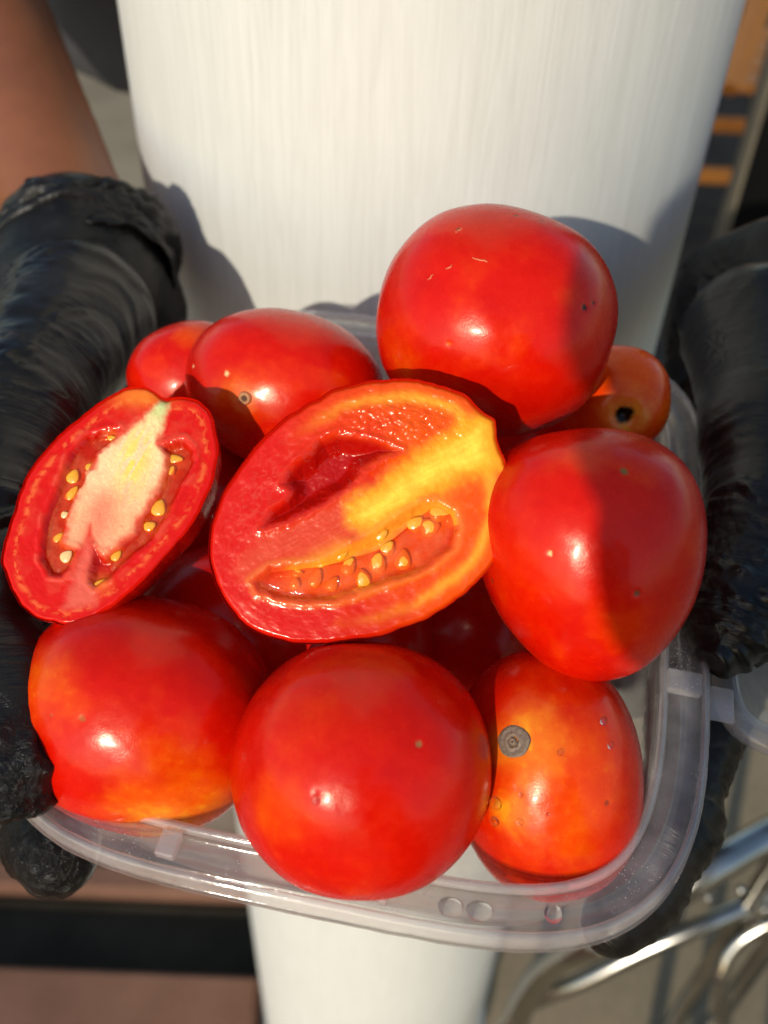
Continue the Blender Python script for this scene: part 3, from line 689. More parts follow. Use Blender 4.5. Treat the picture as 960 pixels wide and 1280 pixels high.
# ------------------------------------------------------------------ cut halves
def psdf(P, poly):               # signed distance to polygon, negative inside
    poly = np.array(poly, float); d = np.full(len(P), 1e18); s = np.ones(len(P)); n = len(poly)
    for i in range(n):
        a_, b_ = poly[i], poly[i - 1]; e = b_ - a_; w = P - a_
        t_ = np.clip((w @ e) / (e @ e), 0, 1); d = np.minimum(d, ((w - t_[:, None] * e) ** 2).sum(1))
        c1 = P[:, 1] >= a_[1]; c2 = P[:, 1] < b_[1]; c3 = e[0] * w[:, 1] > e[1] * w[:, 0]
        s = np.where((c1 & c2 & c3) | (~c1 & ~c2 & ~c3), -s, s)
    return s * np.sqrt(d)
def half(label, cen, d, nrm, outline, fields, depth, seed, skincol, edge_px):
    """outline in photo pixels; nrm = plane normal in camera axes; fields(P)->(height px, colour)"""
    nrm = np.array(nrm, float); nrm /= np.linalg.norm(nrm)
    c0 = np.array([(cen[0] - 480) / FPX * d, (640 - cen[1]) / FPX * d, -d])
    def onplane(P):
        r = np.column_stack([(P[:, 0] - 480) / FPX, (640 - P[:, 1]) / FPX, -np.ones(len(P))]); k = (c0 @ nrm) / (r @ nrm); return r * k[:, None]
    out = spline(outline, 14, True); N = len(out)
    rag = (fbm(np.column_stack([out * .05, np.zeros(N)]), 3, seed) - .5)
    out = out + (out - np.array(cen)) / np.linalg.norm(out - np.array(cen), axis=1)[:, None] * rag[:, None] * 5
    Rn = 190; s = np.linspace(0, 1, Rn) ** .85
    G = (np.array(cen) + (out - np.array(cen)) * s[1:, None, None]).reshape(-1, 2); G = np.concatenate([[cen], G])
    H, C = fields(G, psdf(G, out)); k = d / FPX
    C = np.clip(C, 0, 1)
    P3 = onplane(G) + (H * k)[:, None] * nrm
    F = [np.column_stack([np.zeros(N, int), 1 + (np.arange(N) + 1) % N, 1 + np.arange(N)])]
    Q = []
    for i in range(Rn - 2):
        q = np.arange(N); Q.append(np.column_stack([1 + i * N + q, 1 + i * N + (q + 1) % N, 1 + (i + 1) * N + (q + 1) % N, 1 + (i + 1) * N + q]))
    Q = np.concatenate(Q); Fall = [tuple(f) for f in F[0]] + [tuple(f) for f in Q[:, ::-1]]
    org = CAM + B @ c0
    t = thing('tomato_half', label, 'cut tomato', org)
    mesh_obj('cut_face', CAM + P3 @ B.T, [f[::-1] for f in Fall[:N]] + Fall[N:], M_CUT, t, col=C)
    # skin shell behind the cut
    Pn = 40; ph = np.linspace(0, math.pi / 2, Pn); rimc = onplane(out) - c0; V = []
    for p_ in ph:
        sc = math.cos(p_) ** .85 if p_ < math.pi / 2 - 1e-6 else 0.0
        V.append(c0 + rimc * max(sc, .001) - nrm * depth * math.sin(p_) ** .9)
    bul = V[0] + rimc * 0
    V = np.concatenate(V); bb = fbm((V - c0) * 40 + seed, 2, seed) - .5; V = V + (V - c0) * (bb * .05)[:, None] * np.repeat(np.minimum(ph / .4, 1), N)[:, None]
    V[:N] = bul - nrm * 0.0 
    F2 = []
    for i in range(Pn - 1):
        q = np.arange(N); F2.append(np.column_stack([i * N + q, i * N + (q + 1) % N, (i + 1) * N + (q + 1) % N, (i + 1) * N + q]))
    colS = np.tile(skincol, (len(V), 1)) * (1 + .3 * (fbm(V * 60, 3, seed)[:, None] - .5))
    mesh_obj('skin', CAM + V @ B.T, np.concatenate(F2), M_TOM, t, col=colS)
    def P_at(px, py, h): return CAM + B @ (onplane(np.array([[px, py]], float))[0] + nrm * h * k)
    return t, P_at, nrm, k, onplane
def seed_at(H, px, py, h, L, w, ang, mat, th=.42):
    t, P_at, nrm, k, _ = H; S, F = ICO[3]
    ca, sa = math.cos(ang), math.sin(ang); X = S.copy(); wd_ = w * (1 - .35 * X[:, 0]); q = np.column_stack([X[:, 0] * L, X[:, 1] * wd_, X[:, 2] * w * th])
    q[:, 2] += .06 * w * (vnoise(S * 3 + px, 3) - .5)
    x = q[:, 0] * ca - q[:, 1] * sa; y = q[:, 0] * sa + q[:, 1] * ca
    u = np.array([1, 0, 0]) - nrm * nrm[0]; u /= np.linalg.norm(u); v = np.cross(nrm, u)
    P = (x[:, None] * u + y[:, None] * v + q[:, 2:3] * nrm) * k
    mesh_obj('seed', P_at(px, py, h) + P @ B.T, F, mat, t)
def gel(H, poly, h, seed, mat):
    t, P_at, nrm, k, onplane = H; out = spline(poly, 6, True); N = len(out); cen = out.mean(0); Rn = 22; s = np.linspace(0, 1, Rn)
    G = np.concatenate([[cen], (cen + (out - cen) * s[1:, None, None]).reshape(-1, 2)])
    sd_ = -psdf(G, out); hh = h + 3.5 * (fbm(np.column_stack([G * .06, G[:, :1] * 0]), 3, seed) - .5) - 5 * np.exp(-sd_ / 5) 
    P = onplane(G) + (hh * k)[:, None] * nrm
    F = [(0, 1 + q, 1 + (q + 1) % N) for q in range(N)]
    for i in range(Rn - 2):
        for q in range(N): F.append((1 + i * N + q, 1 + (i + 1) * N + q, 1 + (i + 1) * N + (q + 1) % N, 1 + i * N + (q + 1) % N))
    mesh_obj('gel', CAM + P @ B.T, F, mat, t)

SEEDS2 = [(680, 500, 12.5, 11, .3), (707, 462, 12, 10, .1), (640, 490, 11, 9, .8), (602, 592, 13, 9.5, 1.45), (530, 602, 13, 10, 1.4), (446, 612, 12, 8.5, 1.1), (352, 645, 13, 7.5, 1.2), (486, 645, 11, 9, 1.8), (400, 662, 10, 7, 1.0), (560, 560, 10, 8, 1.0), (425, 575, 9, 7, .4), (370, 600, 8, 6, .2), (292, 660, 8, 6, 1.5), (540, 520, 9, 7, .5), (300, 632, 7, 5, .1)]
SEEDS1 = [(270, 582, 9, 7, 1.2, 0), (264, 645, 10, 5, .9, 0), (238, 726, 5, 4, .2, 1), (212, 812, 7, 4, .8, 0), (244, 882, 8, 6.5, .8, 1), (414, 437, 5, 3, .1, 0), (655, 517, 9, 5, -.1, 0), (592, 700, 10, 8, 1.3, 0), (558, 770, 7, 6, .4, 0), (605, 612, 5, 4, 1.0, 0), (432, 880, 7, 5, .8, 0), (378, 985, 10, 4.5, .4, 0), (330, 545, 5, 4, .6, 0), (640, 560, 6, 4, 1.2, 0)]
def placenta_tint(C, zx, zy, seeds, sc, colr, amt):  # yellow-orange colour of the placenta tissue around each seed
    for q in seeds: C = lerp(C, np.array(colr), np.exp(-(((zx - q[0]) ** 2 + (zy - q[1]) ** 2) / (sc * (.6 + q[2] / 12)) ** 2)) * amt)
    return C
# --- large half in the middle (traced in a 2.286x enlargement)
z2 = lambda L: [(x / 2.2857 + 240, y / 2.2857 + 440) for x, y in L]
out2 = z2([(560, 78), (640, 80), (720, 95), (790, 130), (835, 172), (864, 198), (872, 250), (898, 320), (912, 400), (905, 490), (885, 560), (850, 620), (790, 680), (720, 735), (640, 775), (550, 810), (450, 828), (360, 838), (280, 832), (200, 810), (140, 770), (90, 710), (60, 650), (46, 590), (50, 520), (65, 460), (100, 380), (150, 310), (200, 250), (260, 195), (330, 150), (400, 110), (480, 88)])
locU = z2([(195, 505), (225, 450), (262, 425), (278, 395), (250, 375), (275, 335), (330, 290), (360, 250), (420, 232), (500, 246), (560, 262), (600, 282), (545, 300), (492, 338), (470, 370), (425, 405), (385, 430), (320, 465), (250, 492)])
locL = z2([(172, 655), (225, 618), (300, 606), (370, 596), (440, 560), (520, 520), (590, 470), (650, 432), (705, 428), (748, 455), (762, 505), (745, 560), (690, 605), (620, 640), (540, 664), (460, 694), (390, 712), (320, 716), (240, 704), (190, 684)])
coreY = z2([(868, 215), (840, 175), (770, 215), (700, 262), (640, 300), (560, 345), (500, 395), (450, 430), (440, 480), (520, 520), (590, 470), (650, 420), (740, 380), (820, 360), (880, 330)])
corePk = z2([(520, 370), (440, 400), (340, 480), (230, 510), (170, 560), (120, 620), (150, 650), (260, 600), (400, 570), (520, 520), (600, 440)])
def fields2(G, sdo):
    X = np.column_stack([G * .045, np.zeros(len(G))]); n1 = fbm(X, 4, 21); n2 = fbm(X * 3.3, 4, 25); n3 = vnoise(X * 9, 29)
    warp = np.column_stack([n1 - .5, fbm(X + 9, 4, 31) - .5]) * 16 + np.column_stack([n2 - .5, fbm(X * 3.3 + 5, 3, 33) - .5]) * 7; Gw = G + warp
    E = -sdo                                           # distance inside the outline, px
    zx, zy = (G[:, 0] - 240) * 2.2857, (G[:, 1] - 440) * 2.2857
    right = sstep(380, 820, zx + (n1 - .5) * 200); top = 1 - sstep(150, 420, zy)
    C = np.tile(np.array([.62, .007, .002]), (len(G), 1))
    C = lerp(C, np.array([.78, .085, .003]), np.clip(right + .4 * top * sstep(200, 400, zx), 0, 1) * .95)
    # yellow-orange vein band inside the wall on the right and top
    band = np.exp(-((E - 24 - 8 * (n1 - .5)) / 7) ** 2) * np.clip(right * .9 + .5 * top * sstep(250, 450, zx), 0, 1); C = lerp(C, np.array([.90, .42, .03]), band * .75)
    # pinkish frothy streaks upper left
    sl = (1 - sstep(250, 420, zx)) * np.exp(-((E - 38) / 26) ** 2); C = lerp(C, np.array([.66, .09, .05]), sl * np.exp(-((n2 - .5) / .035) ** 2) * .45)
    sp = psdf(Gw, corePk); C = lerp(C, np.array([.64, .050, .018]), 1 - sstep(-10, 14, sp))
    fib = vnoise(np.column_stack([(G[:, 0] * .75 - G[:, 1] * .66) * 0 + (G[:, 0] * .45 + G[:, 1] * .89) * .35, (G[:, 0] * .89 - G[:, 1] * .45) * .05, np.zeros(len(G))]), 41)
    C = lerp(C, np.array([.70, .12, .06]), (1 - sstep(-16, 0, sp)) * sstep(.5, .9, fib) * .3)
    sy = psdf(Gw, coreY); C = lerp(C, np.array([.88, .34, .012]), 1 - sstep(-10, 16, sy)); C = lerp(C, np.array([.92, .62, .06]), (1 - sstep(-26, -4, sy)) * (.6 + .4 * fib))
    # cavities
    Gs = G + warp * .35
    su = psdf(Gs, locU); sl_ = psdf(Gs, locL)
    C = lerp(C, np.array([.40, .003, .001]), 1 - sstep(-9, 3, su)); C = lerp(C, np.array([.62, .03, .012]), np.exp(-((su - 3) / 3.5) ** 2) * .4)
    lg = np.array([.66, .06, .012]); C = lerp(C, lg, 1 - sstep(-5, 3, sl_)); plac = np.exp(-((sl_ + 6) / 8) ** 2) * (zy < 640 - (zx - 300) * .32) * (sl_ < 2)
    C = lerp(C, np.array([.85, .30, .02]), plac * sstep(250, 420, zx) * .9)
    C = placenta_tint(C, zx, zy, SEEDS2, 26, (.88, .34, .02), .65)
    C = lerp(C, np.array([.85, .28, .05]), np.exp(-((sl_ - 5) / 4) ** 2) * .35)
    C = lerp(C, np.array([.50, .008, .003]), np.exp(-(E / 3.0) ** 2))
    H = 2.0 * (n1 - .5) + .8 * (n2 - .5) + .15 * (n3 - .5)
    H = H - 22 * (1 - sstep(-24, 1, su)) * (1 + .12 * (n2 - .5)) - 11 * (1 - sstep(-12, 1, sl_)) + 1.8 * np.exp(-((su - 4) / 4) ** 2) + 1.5 * np.exp(-((sl_ - 4) / 4) ** 2)
    H = H + 5 * np.exp(-((zx - 600) / 200) ** 2 - ((zy - 180) / 70) ** 2) * (n2)
    H = H * sstep(0, 10, E) - 5.5 * (1 - sstep(0, 9, E)) ** 2
    return H, C
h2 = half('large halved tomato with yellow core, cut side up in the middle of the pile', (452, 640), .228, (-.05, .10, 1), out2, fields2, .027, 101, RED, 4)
for (x, y, L, w, an) in SEEDS2:
    (px, py), = z2([(x, y)]); seed_at(h2, px, py, -5.9, L * 1.02, w * 1.02, an + math.pi / 2 * 0, M_SEED)
gel(h2, [tuple(np.array(p)) for p in z2([(185, 662), (230, 626), (310, 616), (380, 612), (450, 590), (530, 565), (600, 520), (650, 470), (705, 440), (742, 465), (752, 510), (735, 555), (680, 598), (610, 632), (530, 655), (450, 684), (380, 702), (310, 706), (235, 695)])], -1.6, 7, M_GEL)

# --- smaller half on the left (traced in a 3x enlargement)
z1 = lambda L: [(x / 3, y / 3 + 400) for x, y in L]
out1 = z1([(530, 250), (575, 264), (612, 292), (650, 290), (705, 292), (758, 312), (795, 365), (812, 430), (818, 500), (806, 580), (780, 660), (725, 760), (655, 850), (580, 930), (500, 1010), (420, 1075), (330, 1125), (240, 1142), (120, 1112), (50, 1020), (12, 935), (8, 880), (25, 800), (60, 680), (110, 570), (180, 480), (270, 390), (370, 310), (450, 265)])
core1 = z1([(612, 298), (565, 345), (500, 395), (440, 440), (375, 500), (340, 560), (312, 570), (318, 612), (290, 660), (258, 740), (232, 830), (270, 850), (312, 840), (340, 770), (352, 840), (392, 882), (440, 850), (500, 792), (545, 720), (590, 640), (622, 560), (625, 510), (598, 470), (612, 400), (625, 330)])
loc1a = z1([(455, 402), (380, 412), (320, 432), (262, 490), (236, 560), (205, 640), (165, 730), (150, 820), (148, 900), (182, 960), (232, 965), (268, 930), (292, 850), (255, 840), (232, 830), (258, 740), (290, 660), (318, 612), (340, 560), (375, 500), (440, 440)])
loc1b = z1([(598, 470), (640, 455), (690, 440), (728, 480), (735, 530), (705, 590), (672, 640), (640, 720), (570, 830), (480, 905), (410, 975), (350, 1010), (325, 985), (340, 890), (352, 850), (392, 882), (440, 850), (500, 792), (545, 720), (590, 640), (622, 560), (625, 510)])
def fields1(G, sdo):
    X = np.column_stack([G * .06, np.zeros(len(G))]); n1 = fbm(X, 4, 51); n2 = fbm(X * 3.3, 4, 55); n3 = vnoise(X * 8, 59)
    warp = np.column_stack([n1 - .5, fbm(X + 9, 4, 61) - .5]) * 9 + np.column_stack([n2 - .5, fbm(X * 3.3 + 5, 3, 63) - .5]) * 5; Gw = G + warp
    E = -sdo; zx, zy = G[:, 0] * 3, (G[:, 1] - 400) * 3
    C = np.tile(np.array([.64, .006, .002]), (len(G), 1))
    C = lerp(C, np.array([.68, .055, .025]), sstep(.45, .7, n1) * .4 * sstep(10, 22, E))
    band = np.exp(-((E - 15 - 5 * (n1 - .5)) / 3.5) ** 2); C = lerp(C, np.array([.80, .15, .035]), band * sstep(.4, .6, n2) * .7)
    C = lerp(C, np.array([.85, .22, .02]), np.exp(-((zx - 530) / 110) ** 2 - ((zy - 285) / 40) ** 2) * .8)
    # pale column running to the blossom end
    low_ = z1([(330, 820), (300, 900), (270, 1010), (240, 1080), (360, 1060), (345, 980), (345, 880)]); s3 = psdf(Gw, low_)
    C = lerp(C, np.array([.72, .13, .08]), (1 - sstep(-6, 10, s3)) * .8)
    sa_ = psdf(G + warp * .4, loc1a); sb_ = psdf(G + warp * .4, loc1b)
    for s_ in (sa_, sb_): C = lerp(C, np.array([.46, .004, .001]), 1 - sstep(-6, 2, s_)); C = lerp(C, np.array([.70, .07, .035]), np.exp(-((s_ - 4) / 2.6) ** 2) * .55 * sstep(.4, .6, n1))
    C = placenta_tint(C, zx, zy, SEEDS1, 24, (.80, .20, .02), .6)
    sc_ = psdf(Gw, core1) + 2.0 + 5 * (fbm(X * 2.2 + 3, 3, 77) - .5); inn = 1 - sstep(-7, 4, sc_)
    C = lerp(C, np.array([.78, .16, .08]), (1 - sstep(0, 9, sc_)) * .6); C = lerp(C, lerp(np.tile([.90, .58, .30], (len(G), 1)), np.tile([.84, .40, .20], (len(G), 1)), sstep(520, 800, zy)), inn)
    fx = (G - np.array([190, 480])) @ np.array([.80, -.60]) * -1; fib = vnoise(np.column_stack([((G[:, 0]) * .86 + G[:, 1] * .5) * .3, (G[:, 1] * .86 - G[:, 0] * .5) * .045, X[:, 0] * 0]), 71)
    pk = np.exp(-(((zx - 380 + (zy - 720) * .35) / 62) ** 2)) * sstep(590, 700, zy); C = lerp(C, np.array([.78, .20, .11]), inn * pk * .85)
    yl = np.exp(-((zx - 505 + (zy - 520) * .18) / 55) ** 2 - ((zy - 520) / 120) ** 2); C = lerp(C, np.array([.88, .62, .09]), inn * yl * sstep(.2, .6, fib) * .95)
    gr = np.exp(-((zx - 600) / 50) ** 2 - ((zy - 320) / 70) ** 2); C = lerp(C, np.array([.62, .66, .26]), np.clip(gr * 1.1, 0, 1) * (1 - sstep(-2, 8, sc_)))
    C = lerp(C, np.array([.12, .16, .03]), np.exp(-((zx - 620) / 16) ** 2 - ((zy - 302) / 12) ** 2) * .8)
    C = lerp(C, C * 1.12, inn * sstep(.5, .8, n3))
    C = lerp(C, np.array([.55, .008, .003]), np.exp(-(E / 2.6) ** 2))
    H = 1.5 * (n1 - .5) + .7 * (n2 - .5) + .15 * (n3 - .5)
    for s_ in (sa_, sb_): H = H - 9 * (1 - sstep(-11, .5, s_)) * (1 + .25 * (n2 - .5)) + 1.3 * np.exp(-((s_ - 3) / 3) ** 2)
    H = H + .9 * inn * (1 + .15 * n3)
    H = H * sstep(0, 8, E) - 4 * (1 - sstep(0, 7, E)) ** 2 - 4 * np.exp(-((zx - 618) / 26) ** 2 - ((zy - 292) / 26) ** 2)
    return H, C
h1 = half('smaller halved tomato with cream white core at the left, resting above the front left tomato', (138, 634), .241, (-.08, .30, 1), out1, fields1, .024, 131, RED, 4)
for (x, y, L, w, an, pl) in SEEDS1:
    (px, py), = z1([(x, y)]); seed_at(h1, px, py, -4.6, L * 1.1, w * 1.1, an, M_SEEDP if pl else M_SEED)
gel(h1, [tuple(np.array(p)) for p in z1([(625, 530), (690, 470), (722, 500), (715, 560), (670, 640), (630, 720), (560, 820), (480, 890), (420, 940), (410, 900), (500, 810), (560, 740), (600, 650)])], -2.6, 9, M_GEL)
gel(h1, z1([(440, 415), (380, 425), (320, 448), (270, 500), (245, 570), (212, 650), (175, 740), (160, 820), (165, 890), (200, 945), (240, 940), (265, 900), (270, 860), (240, 845), (225, 830), (250, 740), (282, 660), (310, 612), (332, 560), (370, 500)]), -2.8, 11, M_GEL)

# ------------------------------------------------------------------ gloved hands
def hand(org, bones, wr, seed, lo, hi):
    """bones: list of (a, b, ra, rb, group). one continuous skin; cross wrinkles follow the bones"""
    def f(X):
        D = None; groups = {}
        for (a_, b_, ra, rb, g) in bones:
            d_ = seg_d(X, a_, b_, ra, rb); groups[g] = d_ if g not in groups else smin(groups[g], d_, .008)
        D = groups['palm']
        for g, d_ in groups.items():
            if g != 'palm': D = smin(D, d_, .0045 if g != 'thumb' else .010)
        return D
    V, F = nets(f, lo, hi, .0012); N = vnormals(V, F)
    best = np.full(len(V), 1e9); s = np.zeros(len(V)); amp = np.zeros(len(V)); crk = np.zeros(len(V)); A = np.zeros((len(V), 3)); acc = {}
    for bi, (a_, b_, ra, rb, g) in enumerate(bones):
        a_ = np.array(a_); b_ = np.array(b_); L = np.linalg.norm(b_ - a_); d_ = seg_d(V, a_, b_, ra, rb)
        t_ = np.clip(((V - a_) @ (b_ - a_)) / L ** 2, 0, 1); w = np.exp(-(d_ - 0) / .004) + 1e-9
        A += w[:, None] * ((b_ - a_) / L); 
        tip = g + '_tip' in wr and (bi == len(bones) - 1 or bones[bi + 1][4] != g)
        amp += w * wr.get(g, .5); acc['w'] = acc.get('w', 0) + w
        crk += w * ((.05 + .7 * t_ ** 2) if tip else .02)
    wS = acc['w']; A /= np.linalg.norm(A, axis=1)[:, None]; amp /= wS; crk /= wS
    # wrinkles across the limb: noise squeezed along the bone direction
    par = (V * A).sum(1); perp = V - par[:, None] * A
    wv = (fbm(V * 35, 3, seed) - .5)
    q = fbm(np.column_stack([(par + wv * .035) * 210, perp[:, 0] * 22 + perp[:, 2] * 16, perp[:, 1] * 22]), 2, seed + 3)
    ridge = 1 - np.abs(2 * q - 1) * 2.2; ridge = np.clip(ridge, 0, 1) ** 1.8
    patch = sstep(.42, .62, fbm(V * 28 + 4, 2, seed + 8))
    disp = amp * (ridge * .0026 * (.15 + .85 * patch) + .0026 * (fbm(V * 40, 2, seed + 5) - .5) - .0004)
    fine = fbm(V * 420, 3, seed + 15) - .5
    disp = disp + crk * fine * .0012
    V = V + N * disp[:, None]
    for _ in range(1):
        S_ = np.zeros_like(V); c_ = np.zeros(len(V))
        for k in range(4):
            np.add.at(S_, F[:, k], V[F[:, (k + 1) % 4]]); np.add.at(c_, F[:, k], 1)
        V = V * .5 + S_ / c_[:, None] * .5
    return V, F, np.column_stack([np.clip(crk, 0, 1.2), par, perp[:, 0] + perp[:, 2]])
def wr_attr(ob, C):
    at = ob.data.attributes.new('wr', 'FLOAT_VECTOR', 'POINT'); at.data.foreach_set('vector', np.column_stack([C[:, 1], C[:, 2], C[:, 2] * 0]).astype(np.float32).ravel())
def person_root(name, label, org): return thing(name, label, 'person', org)
PR = person_root('person', 'person in black gloves and dark shirt behind the column, holding out the tomatoes', (0, .82, 0))

# left hand (left in the picture)
wl = W(112, 336, .385)
LB = []
pts = lambda L: [W(*q) for q in L]
ln = []
def chain(g, P, R, out):
    for i in range(len(P) - 1): out.append((P[i], P[i + 1], R[i], R[i + 1], g))
kn = [T0(-.128, .300, -.205), T0(-.132, .296, -.228), T0(-.130, .300, -.250), T0(-.122, .308, -.268)]
thumbL = pts([(95, 400, .345), (20, 520, .300), (-22, 700, .262), (0, 850, .238), (14, 958, .226)])
chain('palm', [wl, T0(-.118, .345, -.196), T0(-.124, .310, -.208)], [.0235, .029, .030], LB)
chain('palm', [wl, T0(-.106, .348, -.222), kn[3]], [.022, .023, .016], LB)
chain('palm', [T0(-.112, .350, -.205), kn[1]], [.026, .020], LB); chain('palm', [T0(-.112, .350, -.215), kn[2]], [.024, .018], LB)
chain('palm', [thumbL[0], thumbL[1]], [.027, .0185], LB)
chain('thumb', thumbL[1:], [.0185, .0135, .0122, .0108], LB)
fingL = [[T0(-.122, .235, -.238), T0(-.108, .170, -.262), T0(-.094, .140, -.264), W(70, 1072, .272)],
         [T0(-.115, .250, -.262), T0(-.075, .205, -.272), T0(-.045, .190, -.272)],
         [T0(-.110, .270, -.272), T0(-.065, .240, -.2735), T0(-.038, .228, -.273)],
         [T0(-.105, .288, -.276), T0(-.070, .270, -.274), T0(-.050, .262, -.273)]]
for i, fl in enumerate(fingL):
    r0 = (.0125, .0115, .0110, .0095)[i]; chain('finger%d' % i, [kn[i]] + fl, ([r0 + .002, r0, r0 - .0008, r0 - .001, r0 - .0018])[:len(fl) + 1], LB)
wrk = {'palm': .55, 'thumb': 1.0, 'finger0': .5, 'finger1': .6, 'finger2': .6, 'finger3': .6, 'thumb_tip': 1, 'finger0_tip': 1}
def bounds(Bn, m=.012):
    P = np.array([b[0] for b in Bn] + [b[1] for b in Bn]); R = max(max(b[2], b[3]) for b in Bn); return P.min(0) - R - m, P.max(0) + R + m
V, F, C = hand(None, LB, wrk, 3, *bounds(LB)); gL = mesh_obj('glove', V, F, M_GLV, PR, col=np.column_stack([C[:, 0], C[:, 0], C[:, 0]])); wr_attr(gL, C)
# right hand
RB = []
wr_ = W(1072, 402, .388)
thumbR = pts([(950, 425, .345), (956, 540, .305), (950, 660, .278), (926, 745, .266), (911, 795, .262)])
knR = [T0(.150, .285, -.225), T0(.150, .290, -.246), T0(.145, .298, -.262), T0(.138, .306, -.274)]
chain('palm', [wr_, T0(.157, .330, -.203), T0(.157, .300, -.215)], [.027, .029, .025], RB)
chain('palm', [wr_, T0(.138, .338, -.222), T0(.128, .325, -.240)], [.025, .022, .016], RB)
chain('palm', [T0(.148, .340, -.21), knR[1]], [.025, .019], RB); chain('palm', [T0(.14, .345, -.215), knR[3]], [.024, .016], RB)
chain('palm', [thumbR[0], thumbR[1]], [.026, .0185], RB)
chain('thumb', thumbR[1:], [.0185, .0145, .0125, .0108], RB)
fingR = [[T0(.140, .225, -.252), W(868, 915, .287), W(838, 1030, .276), W(798, 1110, .270), W(768, 1152, .266)],
         [T0(.130, .245, -.266), T0(.090, .205, -.274), T0(.060, .190, -.274)],
         [T0(.122, .262, -.276), T0(.080, .235, -.276), T0(.052, .222, -.276)],
         [T0(.112, .280, -.280), T0(.080, .262, -.277), T0(.060, .255, -.276)]]
for i, fl in enumerate(fingR):
    r0 = (.0122, .0115, .0110, .0095)[i]; chain('finger%d' % i, [knR[i]] + fl, ([r0 + .002, r0, r0 - .0006, r0 - .0012, r0 - .0018, r0 - .0028])[:len(fl) + 1], RB)
wrk2 = dict(wrk); wrk2['thumb'] = 1.15; wrk2.pop('thumb_tip'); wrk2['finger0'] = .55; wrk2['palm'] = .8; wrk2.pop('finger0_tip')
V, F, C = hand(None, RB, wrk2, 13, *bounds(RB)); gR = mesh_obj('glove', V, F, M_GLV, PR, col=np.column_stack([C[:, 0], C[:, 0], C[:, 0]])); wr_attr(gR, C)
# rolled, crumpled cuffs
def cuff(w, nxt, r, seed, gl):
    w = np.array(w); ax = np.array(nxt) - w; ax /= np.linalg.norm(ax); u = np.cross(ax, [0, 0, 1]); u /= np.linalg.norm(u); v = np.cross(ax, u)
    S, K = 200, 70; th = np.linspace(0, 2 * math.pi, S, endpoint=False); s = np.linspace(0, 1, K)
    V = []
    for k in s:
        prof = r * (1.02 + .17 * math.exp(-((k - .62) / .20) ** 2) - .10 * math.exp(-((k - 1) / .08) ** 2)); z = -.012 + .022 * k
        n = fbm(np.column_stack([np.cos(th) * 1.6, np.sin(th) * 1.6, np.full(S, k * 4.5 + seed)]), 3, seed); n2 = vnoise(np.column_stack([np.cos(th) * 2.2 + 5, np.sin(th) * 2.2, np.full(S, k * 1.0)]), seed + 2)
        rid = np.clip(1 - np.abs(2 * n - 1) * 2.6, 0, 1)
        rr = prof + (rid * .0060 + (n2 - .5) * .006) * (.3 + .7 * k); zz = z + (n2 - .5) * .016 * k
        V.append(w + (np.cos(th) * rr)[:, None] * u + (np.sin(th) * rr)[:, None] * v + zz[:, None] * ax)
    V = np.concatenate(V); F = []
    for i in range(K - 1):
        q = np.arange(S); F.append(np.column_stack([i * S + q, (i + 1) * S + q, (i + 1) * S + (q + 1) % S, i * S + (q + 1) % S]))
    ob = mesh_obj('cuff', V, np.concatenate(F), M_GLV, {'ob': gl, 'org': PR['org']}, col=np.tile([.15, .5, .5], (len(V), 1)))
    sm = ob.modifiers.new('thickness', 'SOLIDIFY'); sm.thickness = .0012
elL = T0(-.290, .715, -.140); elR = T0(.285, .60, -.115)
cuff(wl, elL, .0268, 4, gL); cuff(wr_, elR, .0250, 14, gR)

# body of the person who holds the box: one continuous skin, plus clothes
def lean_x(X, lean):
    X = X.copy(); X[..., 0] -= lean * np.clip((1.36 - X[..., 2]) / .45, 0, 1); return X
def body(shL, shR, eL, eR, wL, wR, cx, cy, feet=0.0, zs=1.36, lean=0.0):
    bn = []
    def seg(a_, b_, ra, rb): bn.append((np.array(a_, float), np.array(b_, float), ra, rb))
    for s_, sh, e_, w_ in ((-1, shL, eL, wL), (1, shR, eR, wR)):
        m_ = np.array(e_) + (np.array(w_) - np.array(e_)) * .35
        seg((cx + s_ * .06, cy, zs - .02), sh, .07, .052); seg(sh, e_, .05, .040); seg(e_, m_, .040, .039); seg(m_, w_, .039, .0235)
        seg((cx + s_ * .09, cy, .90), (cx + s_ * .11, cy - .01, .48), .082, .054); seg((cx + s_ * .11, cy - .01, .48), (cx + s_ * .115, cy + .02, .09), .054, .036)
        seg((cx + s_ * .115, cy + .03, .05), (cx + s_ * .13, cy - .14, .035), .040, .028)
    def f(X):
        D = None; X = lean_x(X, lean) if lean else X
        for b_ in bn:
            d_ = seg_d(X, *b_); D = d_ if D is None else smin(D, d_, .02)
        for c_, r_ in (((cx, cy, 1.20), (.155, .105, .20)), ((cx, cy, .96), (.165, .115, .15)), ((cx, cy - .02, zs + .225), (.072, .092, .115)), ((cx, cy - .112, zs + .215), (.012, .016, .02))):
            D = smin(D, ell_d(X, c_, r_), .03)
        return smin(D, seg_d(X, (cx, cy, zs), (cx, cy - .01, zs + .14), .055, .050), .03)
    return f
zs = 1.37
shL, shR = (-.19, .82, zs), (.19, .82, zs)
fb = body(shL, shR, elL, elR, wl, wr_, 0, .82, zs=zs)
V, F = nets(fb, (-.34, .30, -.02), (.38, 1.0, zs + .37), .008); mesh_obj('body', V, F, M_SKIN, PR)
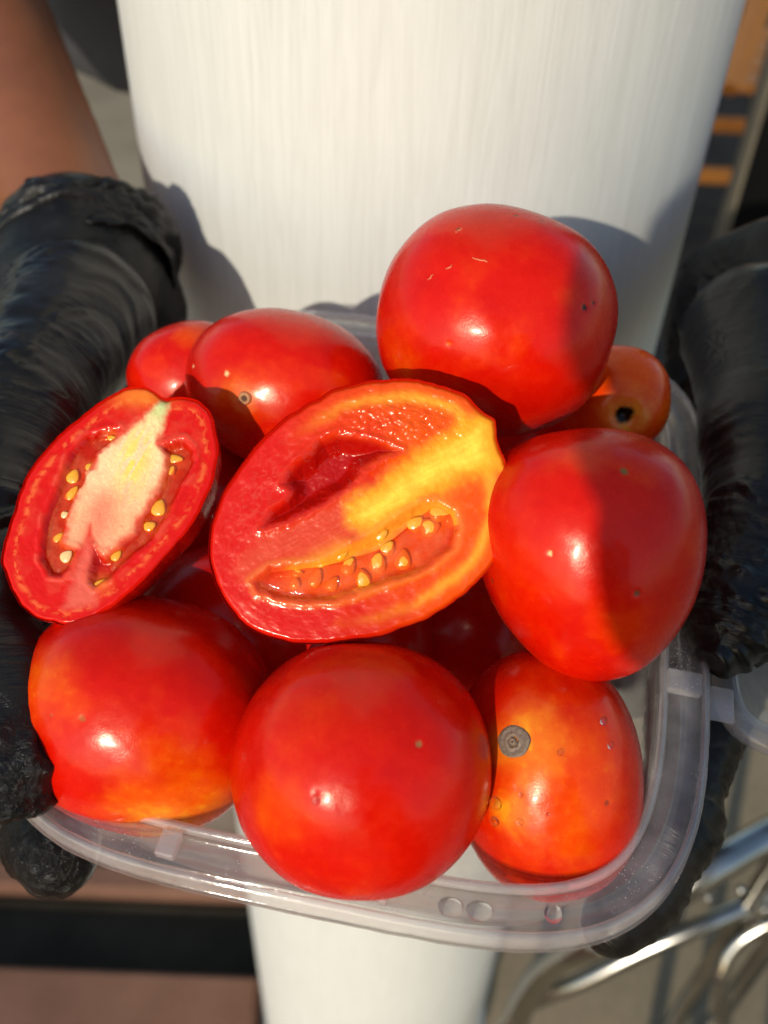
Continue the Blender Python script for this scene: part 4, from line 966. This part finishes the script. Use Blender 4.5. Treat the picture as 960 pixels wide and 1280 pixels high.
def cloth(name, segs, mat, parent, extra=None, vox=.008, cut=None, lean=0.0):
    def f(X):
        D = None; X = lean_x(X, lean) if lean else X
        for s_ in segs:
            d_ = seg_d(X, *s_) if len(s_) == 4 else ell_d(X, *s_); D = d_ if D is None else smin(D, d_, .03)
        D = D + .004 * (vnoise(X * 22, 7) - .5) * 2
        if cut is not None: D = np.maximum(D, cut(X))
        return D
    P = np.array([p for s_ in segs for p in ((s_[0], s_[1]) if len(s_) == 4 else (np.array(s_[0]) + s_[1], np.array(s_[0]) - s_[1]))]); m = .12
    V, F = nets(f, P.min(0) - m, P.max(0) + m + np.array([lean, 0, 0]), vox); return mesh_obj(name, V, F, mat, parent)
hemz = 1.30 - .285
sleeve = lambda sh, e: (np.array(sh, float), np.array(sh) + (np.array(e) - np.array(sh)) * .72, .062, .056)
cloth('shirt', [((0, .82, 1.24), (.185, .13, .22)), ((-.03, .82, 1.02), (.245, .15, .22)), ((-.15, .82, zs - .01), (.15, .82, zs - .01), .075, .075), sleeve(shL, elL), sleeve(shR, elR)], M_CLOTH, PR, cut=lambda X: np.maximum(hemz - X[..., 2], X[..., 2] - (zs + .05)))
cloth('trousers', [((0, .82, .97), (.18, .13, .13)), ((-.09, .82, .88), (-.11, .81, .10), .098, .075), ((.09, .82, .88), (.11, .81, .10), .098, .075)], M_TROUSER, PR, cut=lambda X: np.maximum(.06 - X[..., 2], X[..., 2] - 1.05))
Vh, Fh = ICO[4]; hv = Vh * [.082, .10, .105] * (1 + .05 * (vnoise(Vh * 9, 3) - .5))[:, None] + [0, .835, zs + .255]; hv[:, 2] = np.maximum(hv[:, 2], zs + .235 + .35 * np.clip(-(hv[:, 1] - .80), 0, .1)); mesh_obj('hair', hv, Fh, M_HAIR, PR)

# photographer standing behind the camera: the real source of the shade on the right
def photographer():
    ox, oy = .051, -.42
    t = thing('person', 'person standing in front of the box whose shade falls across the right hand', 'person', (ox, oy, 0))
    sL, sR = (ox - .19, oy, 1.512), (ox + .19, oy, 1.512)
    eL, eR = (ox - .06, oy + .03, 1.29), (ox + .24, oy - .02, 1.20); wL_, wR_ = (ox + .02, oy + .16, 1.08), (ox + .16, oy + .17, 1.12)
    f = body(sL, sR, eL, eR, wL_, wR_, ox, oy, zs=1.512, lean=.30)
    V, F = nets(f, (ox - .35, oy - .3, -.02), (ox + .72, oy + .3, 1.86), .014); mesh_obj('body', V, F, M_SKIN, t)
    cloth('shirt', [((ox, oy, 1.34), (.18, .135, .22)), ((ox, oy, 1.10), (.185, .145, .22)), ((ox - .15, oy, 1.465), (ox + .15, oy, 1.465), .07, .07)], M_CLOTH, t, vox=.012, lean=.30, cut=lambda X: np.maximum(.95 - X[..., 2], X[..., 2] - 1.52))
    cloth('trousers', [((ox, oy, .97), (.18, .13, .13)), ((ox - .09, oy, .88), (ox - .11, oy - .01, .10), .098, .075), ((ox + .09, oy, .88), (ox + .11, oy - .01, .10), .098, .075)], M_TROUSER, t, vox=.012, lean=.30, cut=lambda X: np.maximum(.06 - X[..., 2], X[..., 2] - 1.05))
    hv = Vh * [.082, .10, .105] * (1 + .05 * (vnoise(Vh * 9, 3) - .5))[:, None] + [ox, oy + .015, 1.512 + .255]; hv[:, 1] = np.minimum(hv[:, 1], oy + .06); mesh_obj('hair', hv, Fh, M_HAIR, t)
PHOTOG = True
if PHOTOG: photographer()
